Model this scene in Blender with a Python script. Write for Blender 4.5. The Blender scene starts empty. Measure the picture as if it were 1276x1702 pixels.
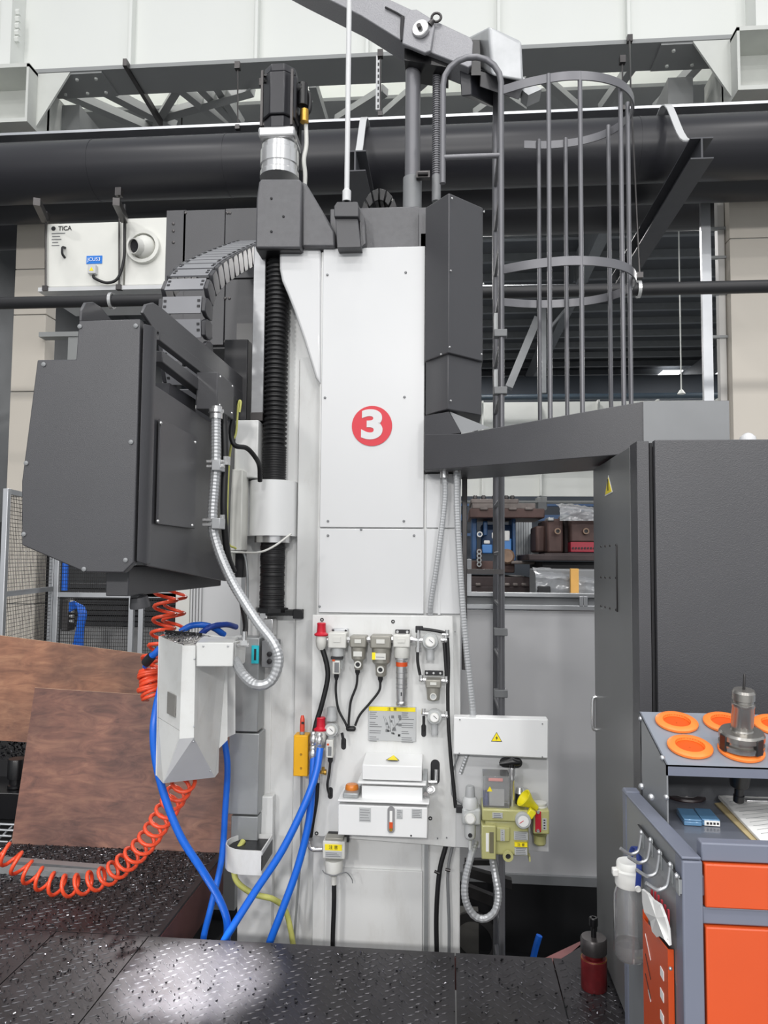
import bpy, math, random
from mathutils import Vector as V, Matrix
random.seed(7)
SC = bpy.context.scene
COL = SC.collection
R = math.radians
# ---------------------------------------------------------------- camera
FPX, CX, CY, EYE = 1250.0, 638.0, 851.0, V((0, 0, 1.6))
cam = bpy.data.objects.new('camera', bpy.data.cameras.new('camera'))
COL.objects.link(cam)
CAMROT = Matrix.Rotation(R(5), 3, 'Z') @ Matrix.Rotation(R(93.6), 3, 'X') @ Matrix.Rotation(R(.5), 3, 'Z')
cam.matrix_world = Matrix.Translation(EYE) @ CAMROT.to_4x4()
cam.data.sensor_fit = 'HORIZONTAL'
cam.data.sensor_width = 36
cam.data.lens = 36 * FPX / 1276
cam.data.clip_start = .05
cam.data.clip_end = 200
SC.camera = cam
# ---------------------------------------------------------------- world, lamps, exposure
SC.view_settings.view_transform = 'Standard'
SC.view_settings.look = 'None'
SC.view_settings.exposure = -0.08
SC.view_settings.gamma = 1
SC.view_settings.use_curve_mapping = False
w = bpy.data.worlds.new('world')
w.use_nodes = True
w.node_tree.nodes['Background'].inputs[0].default_value = (.93, .96, 1, 1)
w.node_tree.nodes['Background'].inputs[1].default_value = .74
SC.world = w


def area(name, loc, aim, size, power, col=(1, .98, .96), sy=None):
    l = bpy.data.lights.new(name, 'AREA')
    l.energy = power
    l.color = col
    l.size = size
    if sy:
        l.shape = 'RECTANGLE'
        l.size_y = sy
    o = bpy.data.objects.new(name, l)
    COL.objects.link(o)
    o.location = loc
    o.rotation_euler = (V(aim) - V(loc)).to_track_quat('-Z', 'Y').to_euler()
    return o


# high-bay hall lamps: rows over the bay in front, and the rows behind the column line
for lx in (-5.5, 0.2, 6):
    for ly, lp in ((-9.0, 330), (-3.5, 230), (2.0, 150)):
        area('hall_light', (lx, ly, 12.4), (lx, ly, 0), .9, lp)
for lx in (-7, 0, 7):
    area('hall_light', (lx, -15, 7.6), (lx, -10, 0), 1.2, 880)  # tilted lower row, added behind the camera for frontal fill
for lx in (-6, 1, 8):
    for ly in (15.5, 24):
        area('hall_light', (lx, ly, 8.2), (lx, ly, 0), 1.0, 330)
for lx in (-5, -1.5, 2):
    area('lattice_fill_light', (lx, 9.8, 10.9), (lx, 9.8, 0), .4, 60)  # added fill above the lattice to brighten the second girder web
# work lamp under the headstock, aimed at the platform (its housing is built with the machine)
sp_ = bpy.data.lights.new('work_lamp_light', 'SPOT')
sp_.energy = 1700
sp_.spot_size = R(27)
sp_.spot_blend = 1.0
sp_.shadow_soft_size = .02
so_ = bpy.data.objects.new('work_lamp_light', sp_)
COL.objects.link(so_)
so_.location = (-1.10, 2.62, 1.42)
so_.rotation_euler = (V((-.96, 2.9, 0)) - V((-1.10, 2.62, 1.42))).to_track_quat('-Z', 'Y').to_euler()


# ---------------------------------------------------------------- pixel of a real plane -> point in the hall
def ray(px, py):
    return CAMROT @ V(((px - CX) / FPX, -(py - CY) / FPX, -1))


def P(px, py, y):
    d = ray(px, py)
    return EYE + d * (y / d.y)


def PX(px, py, x):
    d = ray(px, py)
    return EYE + d * (x / d.x)


def PZ(px, py, z=0.0):
    d = ray(px, py)
    return EYE + d * ((z - 1.6) / d.z)


# ---------------------------------------------------------------- materials
MATS = {}


def lin(c):
    return tuple(((v / 255) / 12.92 if v / 255 <= .04045 else ((v / 255 + .055) / 1.055) ** 2.4) for v in c)


def mat(name, rgb, rough=.5, metal=0, var=.08, scale=6, bump=0, bscale=200, coat=0, stretch=None, trans=0, alpha=1, emit=0, dirt=None, dirtamt=.5, dscale=4):
    """rgb is an sRGB 0-255 colour; var = brightness variation by a noise; bump = fine relief"""
    if name in MATS:
        return MATS[name]
    m = bpy.data.materials.new(name)
    m.use_nodes = True
    nt = m.node_tree
    b = nt.nodes['Principled BSDF']
    L = nt.links.new
    c = lin(rgb)
    tc = nt.nodes.new('ShaderNodeTexCoord')
    mp = nt.nodes.new('ShaderNodeMapping')
    if stretch:
        mp.inputs['Scale'].default_value = stretch
    L(tc.outputs['Object'], mp.inputs[0])
    nz = nt.nodes.new('ShaderNodeTexNoise')
    nz.inputs['Scale'].default_value = scale
    nz.inputs['Detail'].default_value = 5
    L(mp.outputs[0], nz.inputs['Vector'])
    rp = nt.nodes.new('ShaderNodeValToRGB')
    rp.color_ramp.elements[0].position = .3
    rp.color_ramp.elements[1].position = .7
    rp.color_ramp.elements[0].color = tuple(max(0, v * (1 - var)) for v in c) + (1,)
    rp.color_ramp.elements[1].color = tuple(min(1, v * (1 + var)) for v in c) + (1,)
    L(nz.outputs[0], rp.inputs[0])
    out = rp.outputs[0]
    if dirt:
        n2 = nt.nodes.new('ShaderNodeTexNoise')
        n2.inputs['Scale'].default_value = dscale
        n2.inputs['Detail'].default_value = 8
        n2.inputs['Roughness'].default_value = .7
        L(mp.outputs[0], n2.inputs['Vector'])
        r2 = nt.nodes.new('ShaderNodeValToRGB')
        r2.color_ramp.elements[0].position = .5
        r2.color_ramp.elements[1].position = .75
        r2.color_ramp.elements[0].color = (0, 0, 0, 1)
        r2.color_ramp.elements[1].color = (dirtamt,) * 3 + (1,)
        L(n2.outputs[0], r2.inputs[0])
        mx = nt.nodes.new('ShaderNodeMixRGB')
        mx.inputs[2].default_value = lin(dirt) + (1,)
        L(r2.outputs[0], mx.inputs[0])
        L(out, mx.inputs[1])
        out = mx.outputs[0]
    L(out, b.inputs['Base Color'])
    b.inputs['Roughness'].default_value = rough
    b.inputs['Metallic'].default_value = metal
    b.inputs['Coat Weight'].default_value = coat
    b.inputs['Transmission Weight'].default_value = trans
    b.inputs['Alpha'].default_value = alpha
    if emit:
        b.inputs['Emission Color'].default_value = c + (1,)
        b.inputs['Emission Strength'].default_value = emit
    if bump:
        n3 = nt.nodes.new('ShaderNodeTexNoise')
        n3.inputs['Scale'].default_value = bscale
        n3.inputs['Detail'].default_value = 3
        L(tc.outputs['Object'], n3.inputs['Vector'])
        bp = nt.nodes.new('ShaderNodeBump')
        bp.inputs['Strength'].default_value = bump
        bp.inputs['Distance'].default_value = .002
        L(n3.outputs[0], bp.inputs['Height'])
        L(bp.outputs[0], b.inputs['Normal'])
    MATS[name] = m
    return m


WHITE = mat('white_paint', (205, 206, 207), .32, var=.015, scale=2, coat=.25)
WHITEB = mat('bright_white_enamel', (228, 229, 229), .32, var=.01, coat=.2)
WHITED = mat('soiled_white_paint', (220, 221, 220), .34, var=.02, scale=2, dirt=(172, 168, 160), dirtamt=.35, dscale=7, stretch=(1, 1, .35), coat=.2)
GREY = mat('dark_grey_paint', (68, 68, 71), .38, var=.04, bump=.25, bscale=350)
GREYS = mat('cast_grey_paint', (84, 84, 87), .34, var=.08, scale=30, bump=.5, bscale=160)
JIBG = mat('hammered_grey_paint', (142, 142, 146), .34, .1, var=.1, scale=160, bump=.5, bscale=120)
GREYL = mat('mid_grey_paint', (128, 130, 132), .45, var=.05)
DUCTG = mat('light_grey_metal', (160, 163, 164), .4, .35, var=.07, scale=5, dirt=(120, 120, 120), dirtamt=.4)
RAILG = mat('ladder_grey', (112, 112, 116), .36, .25, var=.05)
BLACK = mat('black_rubber', (24, 24, 26), .5, var=.1)
BLACKG = mat('black_gloss', (18, 18, 20), .3, var=.05)
STEEL = mat('bright_steel', (208, 208, 208), .26, .8, var=.05, stretch=(1, 1, 12))
STEELD = mat('dark_steel', (80, 78, 78), .38, .85, var=.2)
ALU = mat('aluminium', (195, 197, 200), .38, .8, var=.04)
CONDUIT = mat('galvanised_conduit', (182, 184, 186), .4, .45, var=.05)
CHROME = mat('chrome', (218, 218, 218), .2, .8, var=.03)
BLUE = mat('blue_hose', (30, 105, 215), .32, var=.05)
NAVY = mat('navy_strap', (40, 62, 140), .45)
CORAL = mat('orange_coil_hose', (250, 88, 52), .3, var=.04, coat=.3)
ORANGE = mat('orange_paint', (208, 80, 33), .38, var=.02)
ORANGEL = mat('orange_plastic', (250, 134, 56), .4, var=.03)
SLATE = mat('slate_blue_grey_paint', (112, 117, 132), .42, var=.03)
CARTG = mat('cart_grey_paint', (128, 131, 134), .38, var=.04)
RED = mat('red_knob', (196, 32, 52), .35)
REDP = mat('red_print', (204, 32, 50), .45, var=0)
YELLOW = mat('yellow_paint', (240, 178, 20), .4, var=.03)
YELP = mat('yellow_print', (248, 226, 30), .5, var=0)
INK = mat('black_print', (35, 35, 38), .6, var=0)
INKG = mat('grey_print', (120, 122, 124), .6, var=0)
PAPER = mat('paper', (234, 234, 232), .7, var=.02)
LABELG = mat('silver_label', (190, 192, 193), .45, .2, var=.02)
CREAM = mat('cream_cladding', (206, 199, 188), .5, var=.03, scale=1)
GIRD = mat('girder_white', (228, 230, 226), .55, var=.02, scale=.6)
GIRDG = mat('girder_grey', (150, 152, 152), .55, var=.04, scale=1)
DUCTB = mat('black_insulation', (36, 36, 41), .36, var=.06, scale=2)
PIPEB = mat('black_pipe', (30, 30, 33), .45, var=.05)
ROOF = mat('dark_roof_deck', (82, 85, 89), .6, var=.1, scale=1)
ROOFB = mat('roof_steel', (124, 127, 130), .55, var=.06)
SKYL = mat('skylight', (250, 252, 255), .5, var=0, emit=3)
WOOD = None
FILTG = mat('filter_body_grey', (150, 148, 140), .38, .3, var=.05)
PALE = mat('pale_plastic', (210, 210, 205), .4, var=.03)
CLEAR = mat('clear_polycarbonate', (214, 217, 217), .12, var=.02, trans=.35)
OLIVE = mat('olive_enamel', (178, 176, 120), .34, var=.04, coat=.2)
AMBER = mat('amber_cap', (205, 120, 40), .25, var=.05)
BROWN = mat('red_brown_primer', (98, 60, 58), .55, var=.12)
RUST = mat('rusty_steel', (86, 66, 62), .6, .2, var=.25, dirt=(50, 40, 40))
MIDBLUE = mat('machine_blue', (52, 88, 132), .45, var=.1)
CRIMSON = mat('crimson_paint', (150, 34, 52), .45, var=.1)
FILM = mat('plastic_film', (205, 208, 212), .2, var=.1, trans=.6)
PITM = mat('pit_shade_black', (22, 22, 25), .6, var=.3)  # near-black with the pit's shade put in; also plain dark parts
CONC = mat('grey_concrete', (120, 120, 120), .6, var=.1, dirt=(70, 70, 72))
CYAN = mat('cyan_label', (40, 190, 205), .5, var=0)
IVORY = mat('ivory_plastic', (222, 222, 216), .45, var=.02)
GREENY = mat('yellow_green_tube', (196, 196, 110), .35, var=.04)
TREAD = mat('dark_tread_plate', (66, 64, 67), .36, .5, var=.25, scale=5, bump=.3, bscale=90, dirt=(38, 34, 34), dirtamt=.7)
TREADT = mat('worn_tread', (88, 87, 90), .34, .6, var=.3, scale=9)
CHIP = mat('metal_chips', (150, 150, 155), .25, 1, var=.4, scale=60)
CHIPD = mat('dark_metal_chips', (40, 40, 44), .35, .8, var=.4, scale=60)
GLASSW = mat('water', (210, 205, 205), .05, var=0, trans=.9)


def wood(nm, c0, c1, c2):
    m = bpy.data.materials.new(nm)
    m.use_nodes = True
    nt = m.node_tree
    L = nt.links.new
    b = nt.nodes['Principled BSDF']
    tc = nt.nodes.new('ShaderNodeTexCoord')
    mp = nt.nodes.new('ShaderNodeMapping')
    mp.inputs['Scale'].default_value = (1.3, 1.3, 5)
    L(tc.outputs['Object'], mp.inputs[0])
    a = nt.nodes.new('ShaderNodeTexNoise')
    a.inputs['Scale'].default_value = 3.5
    a.inputs['Detail'].default_value = 9
    a.inputs['Roughness'].default_value = .65
    a.inputs['Distortion'].default_value = 1.2
    L(mp.outputs[0], a.inputs['Vector'])
    r = nt.nodes.new('ShaderNodeValToRGB')
    e = r.color_ramp.elements
    e[0].position, e[0].color = .28, lin(c0) + (1,)
    e[1].position, e[1].color = .72, lin(c2) + (1,)
    k = e.new(.5)
    k.color = lin(c1) + (1,)
    L(a.outputs[0], r.inputs[0])
    n = nt.nodes.new('ShaderNodeTexNoise')
    n.inputs['Scale'].default_value = 3.2
    n.inputs['Detail'].default_value = 6
    L(tc.outputs['Object'], n.inputs['Vector'])
    r2 = nt.nodes.new('ShaderNodeValToRGB')
    r2.color_ramp.elements[0].position, r2.color_ramp.elements[0].color = .35, (.55, .52, .55, 1)
    r2.color_ramp.elements[1].position, r2.color_ramp.elements[1].color = .65, (1.15, 1.1, 1.05, 1)
    L(n.outputs[0], r2.inputs[0])
    mx = nt.nodes.new('ShaderNodeMixRGB')
    mx.blend_type = 'MULTIPLY'
    mx.inputs[0].default_value = 1
    L(r.outputs[0], mx.inputs[1])
    L(r2.outputs[0], mx.inputs[2])
    L(mx.outputs[0], b.inputs['Base Color'])
    b.inputs['Roughness'].default_value = .5
    return m


WOOD = wood('stained_plywood', (84, 57, 51), (126, 87, 74), (152, 112, 92))
WOODL = wood('brown_plywood', (112, 74, 56), (146, 102, 78), (172, 128, 98))
ROOTLOC = {}


# ---------------------------------------------------------------- mesh builder
def frame(d):
    d = V(d).normalized()
    u = d.cross(V((0, 0, 1)))
    if u.length < 1e-3:
        u = V((1, 0, 0))
    u.normalize()
    return u, d.cross(u).normalized()


def spl(pts, n=8, closed=False):
    """Catmull-Rom through points"""
    pts = [V(p) for p in pts]
    out = []
    N = len(pts)
    for i in range(N - (0 if closed else 1)):
        if closed:
            a, b, c, d = pts[(i - 1) % N], pts[i], pts[(i + 1) % N], pts[(i + 2) % N]
        else:
            b, c = pts[i], pts[i + 1]
            a = pts[i - 1] if i else b * 2 - c
            d = pts[i + 2] if i + 2 < N else c * 2 - b
        for k in range(n):
            t = k / n
            out.append(.5 * ((2 * b) + (c - a) * t + (2 * a - 5 * b + 4 * c - d) * t * t + (3 * b - a - 3 * c + d) * t ** 3))
    if not closed:
        out.append(pts[-1])
    return out


class G:
    def __init__(s):
        s.v, s.f = [], []

    def add(s, vs, fs):
        k = len(s.v)
        s.v += [V(p) for p in vs]
        s.f += [tuple(i + k for i in f) for f in fs]
        return s

    def hexa(s, a, b):
        """two matching rings (bottom, top)"""
        n = len(a)
        return s.add(list(a) + list(b), [tuple(range(n))[::-1], tuple(range(n, 2 * n))] + [(i, (i + 1) % n, n + (i + 1) % n, n + i) for i in range(n)])

    def box(s, x0, x1, y0, y1, z0, z1):
        return s.hexa([(x0, y0, z0), (x1, y0, z0), (x1, y1, z0), (x0, y1, z0)], [(x0, y0, z1), (x1, y0, z1), (x1, y1, z1), (x0, y1, z1)])

    def bx(s, c, size, rot=None):
        c = V(c)
        h = [V(q) for q in ((-1, -1, -1), (1, -1, -1), (1, 1, -1), (-1, 1, -1), (-1, -1, 1), (1, -1, 1), (1, 1, 1), (-1, 1, 1))]
        p = []
        for q in h:
            q = V((q.x * size[0] / 2, q.y * size[1] / 2, q.z * size[2] / 2))
            p.append(c + (rot @ q if rot else q))
        return s.hexa(p[:4], p[4:])

    def prism(s, poly, vec):
        vec = V(vec)
        return s.hexa([V(p) for p in poly], [V(p) + vec for p in poly])

    def lathe(s, base, axis, prof, n=20, caps=True):
        base, axis = V(base), V(axis).normalized()
        u, w_ = frame(axis)
        vs = []
        for r, h in prof:
            for i in range(n):
                t = 2 * math.pi * i / n
                vs.append(base + axis * h + u * (r * math.cos(t)) + w_ * (r * math.sin(t)))
        fs = []
        for j in range(len(prof) - 1):
            for i in range(n):
                fs.append((j * n + i, j * n + (i + 1) % n, (j + 1) * n + (i + 1) % n, (j + 1) * n + i))
        if caps:
            fs.append(tuple(range(n))[::-1])
            m = (len(prof) - 1) * n
            fs.append(tuple(range(m, m + n)))
        return s.add(vs, fs)

    def cyl(s, a, b, r, r1=None, n=16):
        a, b = V(a), V(b)
        return s.lathe(a, b - a, [(r, 0), (r if r1 is None else r1, (b - a).length)], n)

    def tube(s, pts, r, n=8, closed=False):
        pts = [V(p) for p in pts]
        N = len(pts)
        T = []
        for i in range(N):
            a = pts[(i - 1) % N] if closed or i else pts[i]
            b = pts[(i + 1) % N] if closed or i < N - 1 else pts[i]
            T.append((b - a).normalized())
        u, w_ = frame(T[0])
        vs = []
        for i in range(N):
            if i:
                q = T[i - 1].rotation_difference(T[i])
                u = q @ u
                u = (u - T[i] * u.dot(T[i])).normalized()
            w_ = T[i].cross(u)
            rr = r[i] if isinstance(r, (list, tuple)) else r
            for k in range(n):
                t = 2 * math.pi * k / n
                vs.append(pts[i] + u * (rr * math.cos(t)) + w_ * (rr * math.sin(t)))
        fs = []
        for i in range(N if closed else N - 1):
            j = (i + 1) % N
            for k in range(n):
                fs.append((i * n + k, i * n + (k + 1) % n, j * n + (k + 1) % n, j * n + k))
        if not closed:
            fs.append(tuple(range(n))[::-1])
            fs.append(tuple(range((N - 1) * n, N * n)))
        return s.add(vs, fs)

    def strip(s, pts, up, wd, th):
        """flat bar swept along pts: wd along up, th across"""
        up = V(up).normalized()
        N = len(pts)
        vs = []
        for i in range(N):
            t = (pts[min(i + 1, N - 1)] - pts[max(i - 1, 0)]).normalized()
            sd = t.cross(up).normalized() * (th / 2)
            q = up * (wd / 2)
            vs += [pts[i] - sd - q, pts[i] + sd - q, pts[i] + sd + q, pts[i] - sd + q]
        fs = []
        for i in range(N - 1):
            for k in range(4):
                fs.append((i * 4 + k, i * 4 + (k + 1) % 4, i * 4 + 4 + (k + 1) % 4, i * 4 + 4 + k))
        fs += [(3, 2, 1, 0), (4 * N - 4, 4 * N - 3, 4 * N - 2, 4 * N - 1)]
        return s.add(vs, fs)

    def ring(s, c, axis, ro, ri, h, n=28):
        return s.lathe(c, axis, [(ri, 0), (ro, 0), (ro, h), (ri, h), (ri, 0)], n, caps=False)

    def sphere(s, c, r, n=14, sq=1):
        pr = [(max(1e-4, r * math.sin(math.pi * k / 8)), -r * sq * math.cos(math.pi * k / 8)) for k in range(9)]
        return s.lathe(c, (0, 0, 1), pr, n)

    def obj(s, name, m, parent=None, bev=0, seg=2, smooth=38, label=None, kind=None):
        me = bpy.data.meshes.new(name)
        off = ROOTLOC.get(parent.name, V()) if parent else V()
        if not parent:                                     # origin at the base of the mesh
            xs = [p.x for p in s.v]; ys = [p.y for p in s.v]; zs = [p.z for p in s.v]
            off = V(((min(xs) + max(xs)) / 2, (min(ys) + max(ys)) / 2, min(zs)))
        me.from_pydata([p - off for p in s.v], [], s.f)
        me.validate()
        bm_fix(me)
        o = bpy.data.objects.new(name, me)
        COL.objects.link(o)
        me.materials.append(m)
        if smooth:
            me.polygons.foreach_set('use_smooth', [True] * len(me.polygons))
            me.set_sharp_from_angle(angle=R(smooth))
        if bev:
            b = o.modifiers.new('edge', 'BEVEL')
            b.width = bev
            b.segments = seg
            b.limit_method = 'ANGLE'
            b.angle_limit = R(40)
        if parent:
            o.parent = parent
        else:
            o.location = off
        ROOTLOC[o.name] = off
        if label:
            o['label'] = label
        if kind:
            o['kind'] = kind
        return o


def bm_fix(me):
    import bmesh
    b = bmesh.new()
    b.from_mesh(me)
    bmesh.ops.recalc_face_normals(b, faces=b.faces)
    b.to_mesh(me)
    b.free()


def tag(o, label, cat, group=None):
    o['label'] = label
    o['category'] = cat
    if group:
        o['group'] = group
    return o


def thing(name, label, cat, loc=(0, 0, 0), group=None):
    o = bpy.data.objects.new(name, None)
    o.empty_display_size = .05
    COL.objects.link(o)
    o.location = loc
    ROOTLOC[o.name] = V(loc)
    return tag(o, label, cat, group)


def struct(name, g, m, parent=None, bev=0, label=None, smooth=38):
    o = g.obj(name, m, parent, bev, smooth=smooth, label=label)
    if not parent:
        o['kind'] = 'structure'
    return o


def text(s_, loc, size, m, parent, name='lettering', ext=.0006, offset=0, rot=(90, 0, 0), align='CENTER', sx=1):
    c = bpy.data.curves.new(name, 'FONT')
    c.body = s_
    c.size = size
    c.align_x = align
    c.align_y = 'CENTER'
    c.extrude = ext
    c.offset = offset
    c.materials.append(m)
    o = bpy.data.objects.new(name, c)
    COL.objects.link(o)
    o.parent = parent
    o.location = V(loc) - ROOTLOC.get(parent.name, V())
    o.rotation_euler = tuple(R(a) for a in rot)
    o.scale.x = sx
    bpy.context.view_layer.update()
    me = bpy.data.meshes.new_from_object(o.evaluated_get(bpy.context.evaluated_depsgraph_get()))
    me.name = name
    mo_ = bpy.data.objects.new('tmp_text', me)
    COL.objects.link(mo_)
    mo_.parent, mo_.location, mo_.rotation_euler, mo_.scale = parent, o.location, o.rotation_euler, o.scale
    bpy.data.objects.remove(o)
    mo_.name = name
    if len(s_) > 1:
        mo_['kind'] = 'stuff'
    return mo_


def poly(pxs, y):
    return [P(a, b, y) for a, b in pxs]


def plate(pxs, y, th):
    """flat plate whose front outline lies in the plane Y=y"""
    return G().prism(poly(pxs, y), (0, th, 0))


def rect(px0, py0, px1, py1, y, th):
    a, b = P(px0, py0, y), P(px1, py1, y)
    return G().box(min(a.x, b.x), max(a.x, b.x), y, y + th, min(a.z, b.z), max(a.z, b.z))


def screws(pts, y, r, parent, m=None, name='screw'):
    me = None
    for a, b in pts:
        p = P(a, b, y)
        if me is None:
            o = G().lathe(p, (0, -1, 0), [(r, 0), (r, .004), (r * .6, .006)], 8).obj(name, m or STEELD, parent)
            me, p0 = o, p
        else:
            c = me.copy()
            COL.objects.link(c)
            c.location = p - p0
    return me


def hose(name, label, pts, r, m, cat='hose', n=10, group=None, sub=8):
    o = G().tube(spl(pts, sub), r, n).obj(name, m, smooth=60)
    return tag(o, label, cat, group)


def flexible(name, label, pts, r, m, pitch=.012, cat='conduit', group=None):
    """corrugated conduit: the radius ripples along the path"""
    q = spl(pts, 10)
    res = [q[0]]
    acc = 0
    dense = []
    for i in range(len(q) - 1):
        L = (q[i + 1] - q[i]).length
        k = max(1, int(L / (pitch / 4)))
        for j in range(k):
            dense.append(q[i].lerp(q[i + 1], j / k))
    dense.append(q[-1])
    rr = [r * (1.0 + (.035 if (i // 2) % 2 else -.03)) for i in range(len(dense))]
    o = G().tube(dense, rr, 10).obj(name, m, smooth=30)
    return tag(o, label, cat, group)
# ================================================================ SETTING
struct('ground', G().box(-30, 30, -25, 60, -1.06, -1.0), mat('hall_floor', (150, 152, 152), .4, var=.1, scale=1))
struct('floor_pit', G().box(-4.2, 2.4, .9, 6, -1.0, -.985), PITM)  # dark sheet painted in for the shade under platform and machine
# raised tread-plate platform: one floor, its plates are parts
fl = thing('floor', 'raised dark steel tread plate platform around the machine, strewn with chips', 'platform', (-.5, 2.4, 0))
fl['kind'] = 'structure'
del fl['category'], fl['label']
XS = [-4.2, PZ(155, 1490).x, PZ(180, 1640).x, PZ(757, 1640).x, PZ(930, 1640).x, 1.9]
XS[1] = PZ(60, 1580).x
FY = 3.19


def treads(x0, x1, y0, y1, name):
    g = G()
    p = .047
    r = 0
    y = y0 + .02
    while y < y1 - .02:
        x = x0 + .02 + (p / 2 if r % 2 else 0)
        k = 0
        while x < x1 - .02:
            a = R(38) if (r + k) % 2 == 0 else R(-38 + 180)
            a += R(-12)
            c, s = math.cos(a), math.sin(a)
            l, w_ = .0155, .0036
            b = [(x - c * l, y - s * l, 0), (x + s * w_, y - c * w_, 0), (x + c * l, y + s * l, 0), (x - s * w_, y + c * w_, 0)]
            t = [(x - c * l * .7, y - s * l * .7, .0022), (x + s * w_ * .5, y - c * w_ * .5, .0022), (x + c * l * .7, y + s * l * .7, .0022), (x - s * w_ * .5, y + c * w_ * .5, .0022)]
            g.add(b + t, [(4, 5, 6, 7)] + [(i, (i + 1) % 4, 4 + (i + 1) % 4, 4 + i) for i in range(4)])
            x += p
            k += 1
        y += p / 2
        r += 1
    o = g.obj(name, TREADT, fl, smooth=0)
    o['kind'] = 'stuff'


LX = -1.22
cells = []
for i in range(5):
    x0, x1 = XS[i], XS[i + 1]
    cells.append((x0, x1, .9, FY))
cells.append((XS[0], -2.3, FY, 4.12))
cells.append((-2.3, LX, FY, 4.12))
gp = .0025
for x0, x1, y0, y1 in cells:
    G().box(x0 + gp, x1 - gp, y0 + gp, y1 - (gp if y1 != FY or x1 < LX + .01 else 0), -.012, 0).obj('floor_plate', TREAD, fl)
    if x0 < .7:
        treads(max(x0, -3.2) + .01, min(x1, 1.0) - .01, max(y0, 1.9) + .01, y1 - .01, 'tread_pattern')
struct('floor_edge', G().box(LX - .012, LX, FY, 4.12, -.22, -.014).box(LX, .52, FY - .012, FY, -.14, -.014).box(-4.2, 1.9, .9, .92, -1, -.014), BROWN, fl)
# skewed red-brown end of the platform frame, right
g = G()
a, b = PZ(893, 1598, -.03), PZ(1003, 1546, -.03)
a2, b2 = PZ(930, 1598, -.03), PZ(1003, 1562, -.03)
g.prism([a, a2, b2, b], (0, 0, -.16))
G().prism([(a2.x, FY, -.012), (.615, FY, -.012), (.615, b2.y, -.012), (b2.x, b2.y, -.012)], (0, 0, .012)).obj('floor_plate', TREAD, fl)
struct('floor_bracket', g, mat('red_primer', (140, 92, 92), .5, var=.15), fl)

# building columns with cream cladding panels
def pillar(name, x0, x1, y0, y1, lab, seams, m=CREAM):
    t = thing(name, lab, 'pillar', ((x0 + x1) / 2, y0, -1))
    t['kind'] = 'structure'
    zs = [-1] + seams + [6.75]
    for i in range(len(zs) - 1):
        G().box(x0, x1, y0, y1, zs[i] + .006, zs[i + 1] - .006).obj('cladding_panel', m, t, bev=.006)
    G().box(x0 + .02, x1 - .02, y0 + .02, y1 - .02, -1, 6.75).obj('core', GIRDG, t)
    return t


a, b = P(22, 420, 9).x, P(76, 420, 9).x
pillar('pillar', a, b, 9.06, 9.3, 'cream clad building pillar behind the white air unit', [1.0, 2.35, 3.7, 4.7, 5.3])
a, b = P(1218, 520, 9).x, P(1300, 520, 9).x
pr_ = pillar('pillar', a, b, 9.06, 9.3, 'cream clad building pillar behind the dark electrical cabinet', [1.4, 4.82, 5.45])
c = P(1190, 520, 9.3).x
G().box(c, a - .01, 9.2, 9.3, -1, 6.75).obj('web_plate', mat('shade_white', (196, 194, 190), .5, var=.03), pr_)
a2 = P(1172, 520, 8.9).x
b2 = P(1188, 520, 8.9).x
G().box(a2, b2, 8.99, 9.05, -1, 6.0).obj('guide_post', ALU, pr_, label='bright aluminium post')
for py in (380, 428, 488, 560):
    q = P(1205, py, 9.2)
    G().bx(q, (.42, .05, .03)).obj('clip', GIRDG, pr_)

# crane girders: near one above, second one behind it, lattice between
def girder(name, y, zb, zt, fl0, fl1, lab, stx, sw=.12):
    t = thing(name, lab, 'girder', (0, y, zb))
    t['kind'] = 'structure'
    G().box(-14, 12, y, y + .03, zb, zt).obj('web', GIRD, t)
    G().box(-14, 12, fl0, fl1, zb - .05, zb).obj('bottom_flange', GIRDG, t)
    for x in stx:
        G().box(x, x + .035, y - sw, y, zb, zt).obj('stiffener', GIRD, t)
    return t


gy = 9.0
stx = [P(px, 60, gy - .1).x for px in (-120, 215, 424, 608, 826, 1042)]
ga = girder('crane_girder', gy, P(640, 86, 8.7).z, 11.2, 8.7, 9.22, 'white overhead crane girder across the hall top', stx)
za = P(640, 86, 8.7).z
# column heads (corbels) carrying the girder
for px0, px1, sgn in ((-60, 62, 1), (1215, 1330, -1)):
    x0, x1 = P(px0, 150, 8.7).x, P(px1, 150, 8.7).x
    t = G()
    t.box(x0, x1, 8.95, 9.0, za - .75, za - .06).box(x0, x1, 8.5, 9.0, za - .1, za - .05)
    t.box(x0, x1, 8.5, 9.6, za - .8, za - .75)
    t.box(x0, x0 + .03, 8.5, 9.6, za - .75, za - .06).box(x1 - .03, x1, 8.5, 9.6, za - .75, za - .06)
    e = x1 if sgn > 0 else x0
    t.prism([(e, 8.7, za - .06), (e, 8.7, za - .75), (e + sgn * .42, 8.7, za - .06)], (0, .03, 0))
    t.obj('corbel', mat('corbel_white', (205, 207, 202), .55, var=.03), ga, label='welded corbel box on a pillar head')
    # splice plate and its bolts
    c = P(115 if sgn > 0 else 1160, 130 if sgn > 0 else 73, 8.72)
    G().box(c.x - .42, c.x + .42, 8.72, 9.2, za - .075, za - .05).obj('splice_plate', GIRDG, ga)
    for dx in (-.25, .05, .3):
        for dy in (.1, .38):
            G().cyl((c.x + dx, 8.72 + dy, za - .075), (c.x + dx, 8.72 + dy, za - .095), .022, n=6).obj('bolt', GIRD, ga)
x = P(34, 60, gy).x
G().box(x - .08, x + .06, gy - .3, gy, za, 11.2).obj('joint_plate', GIRD, ga)
for k in range(5):
    q = P(40, 35 + k * 11, gy - .05)
    G().cyl((x + .06, gy - .2, q.z), (x + .11, gy - .2, q.z), .04, n=6).obj('bolt', GIRD, ga)
x = P(1246, 40, gy).x
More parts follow.
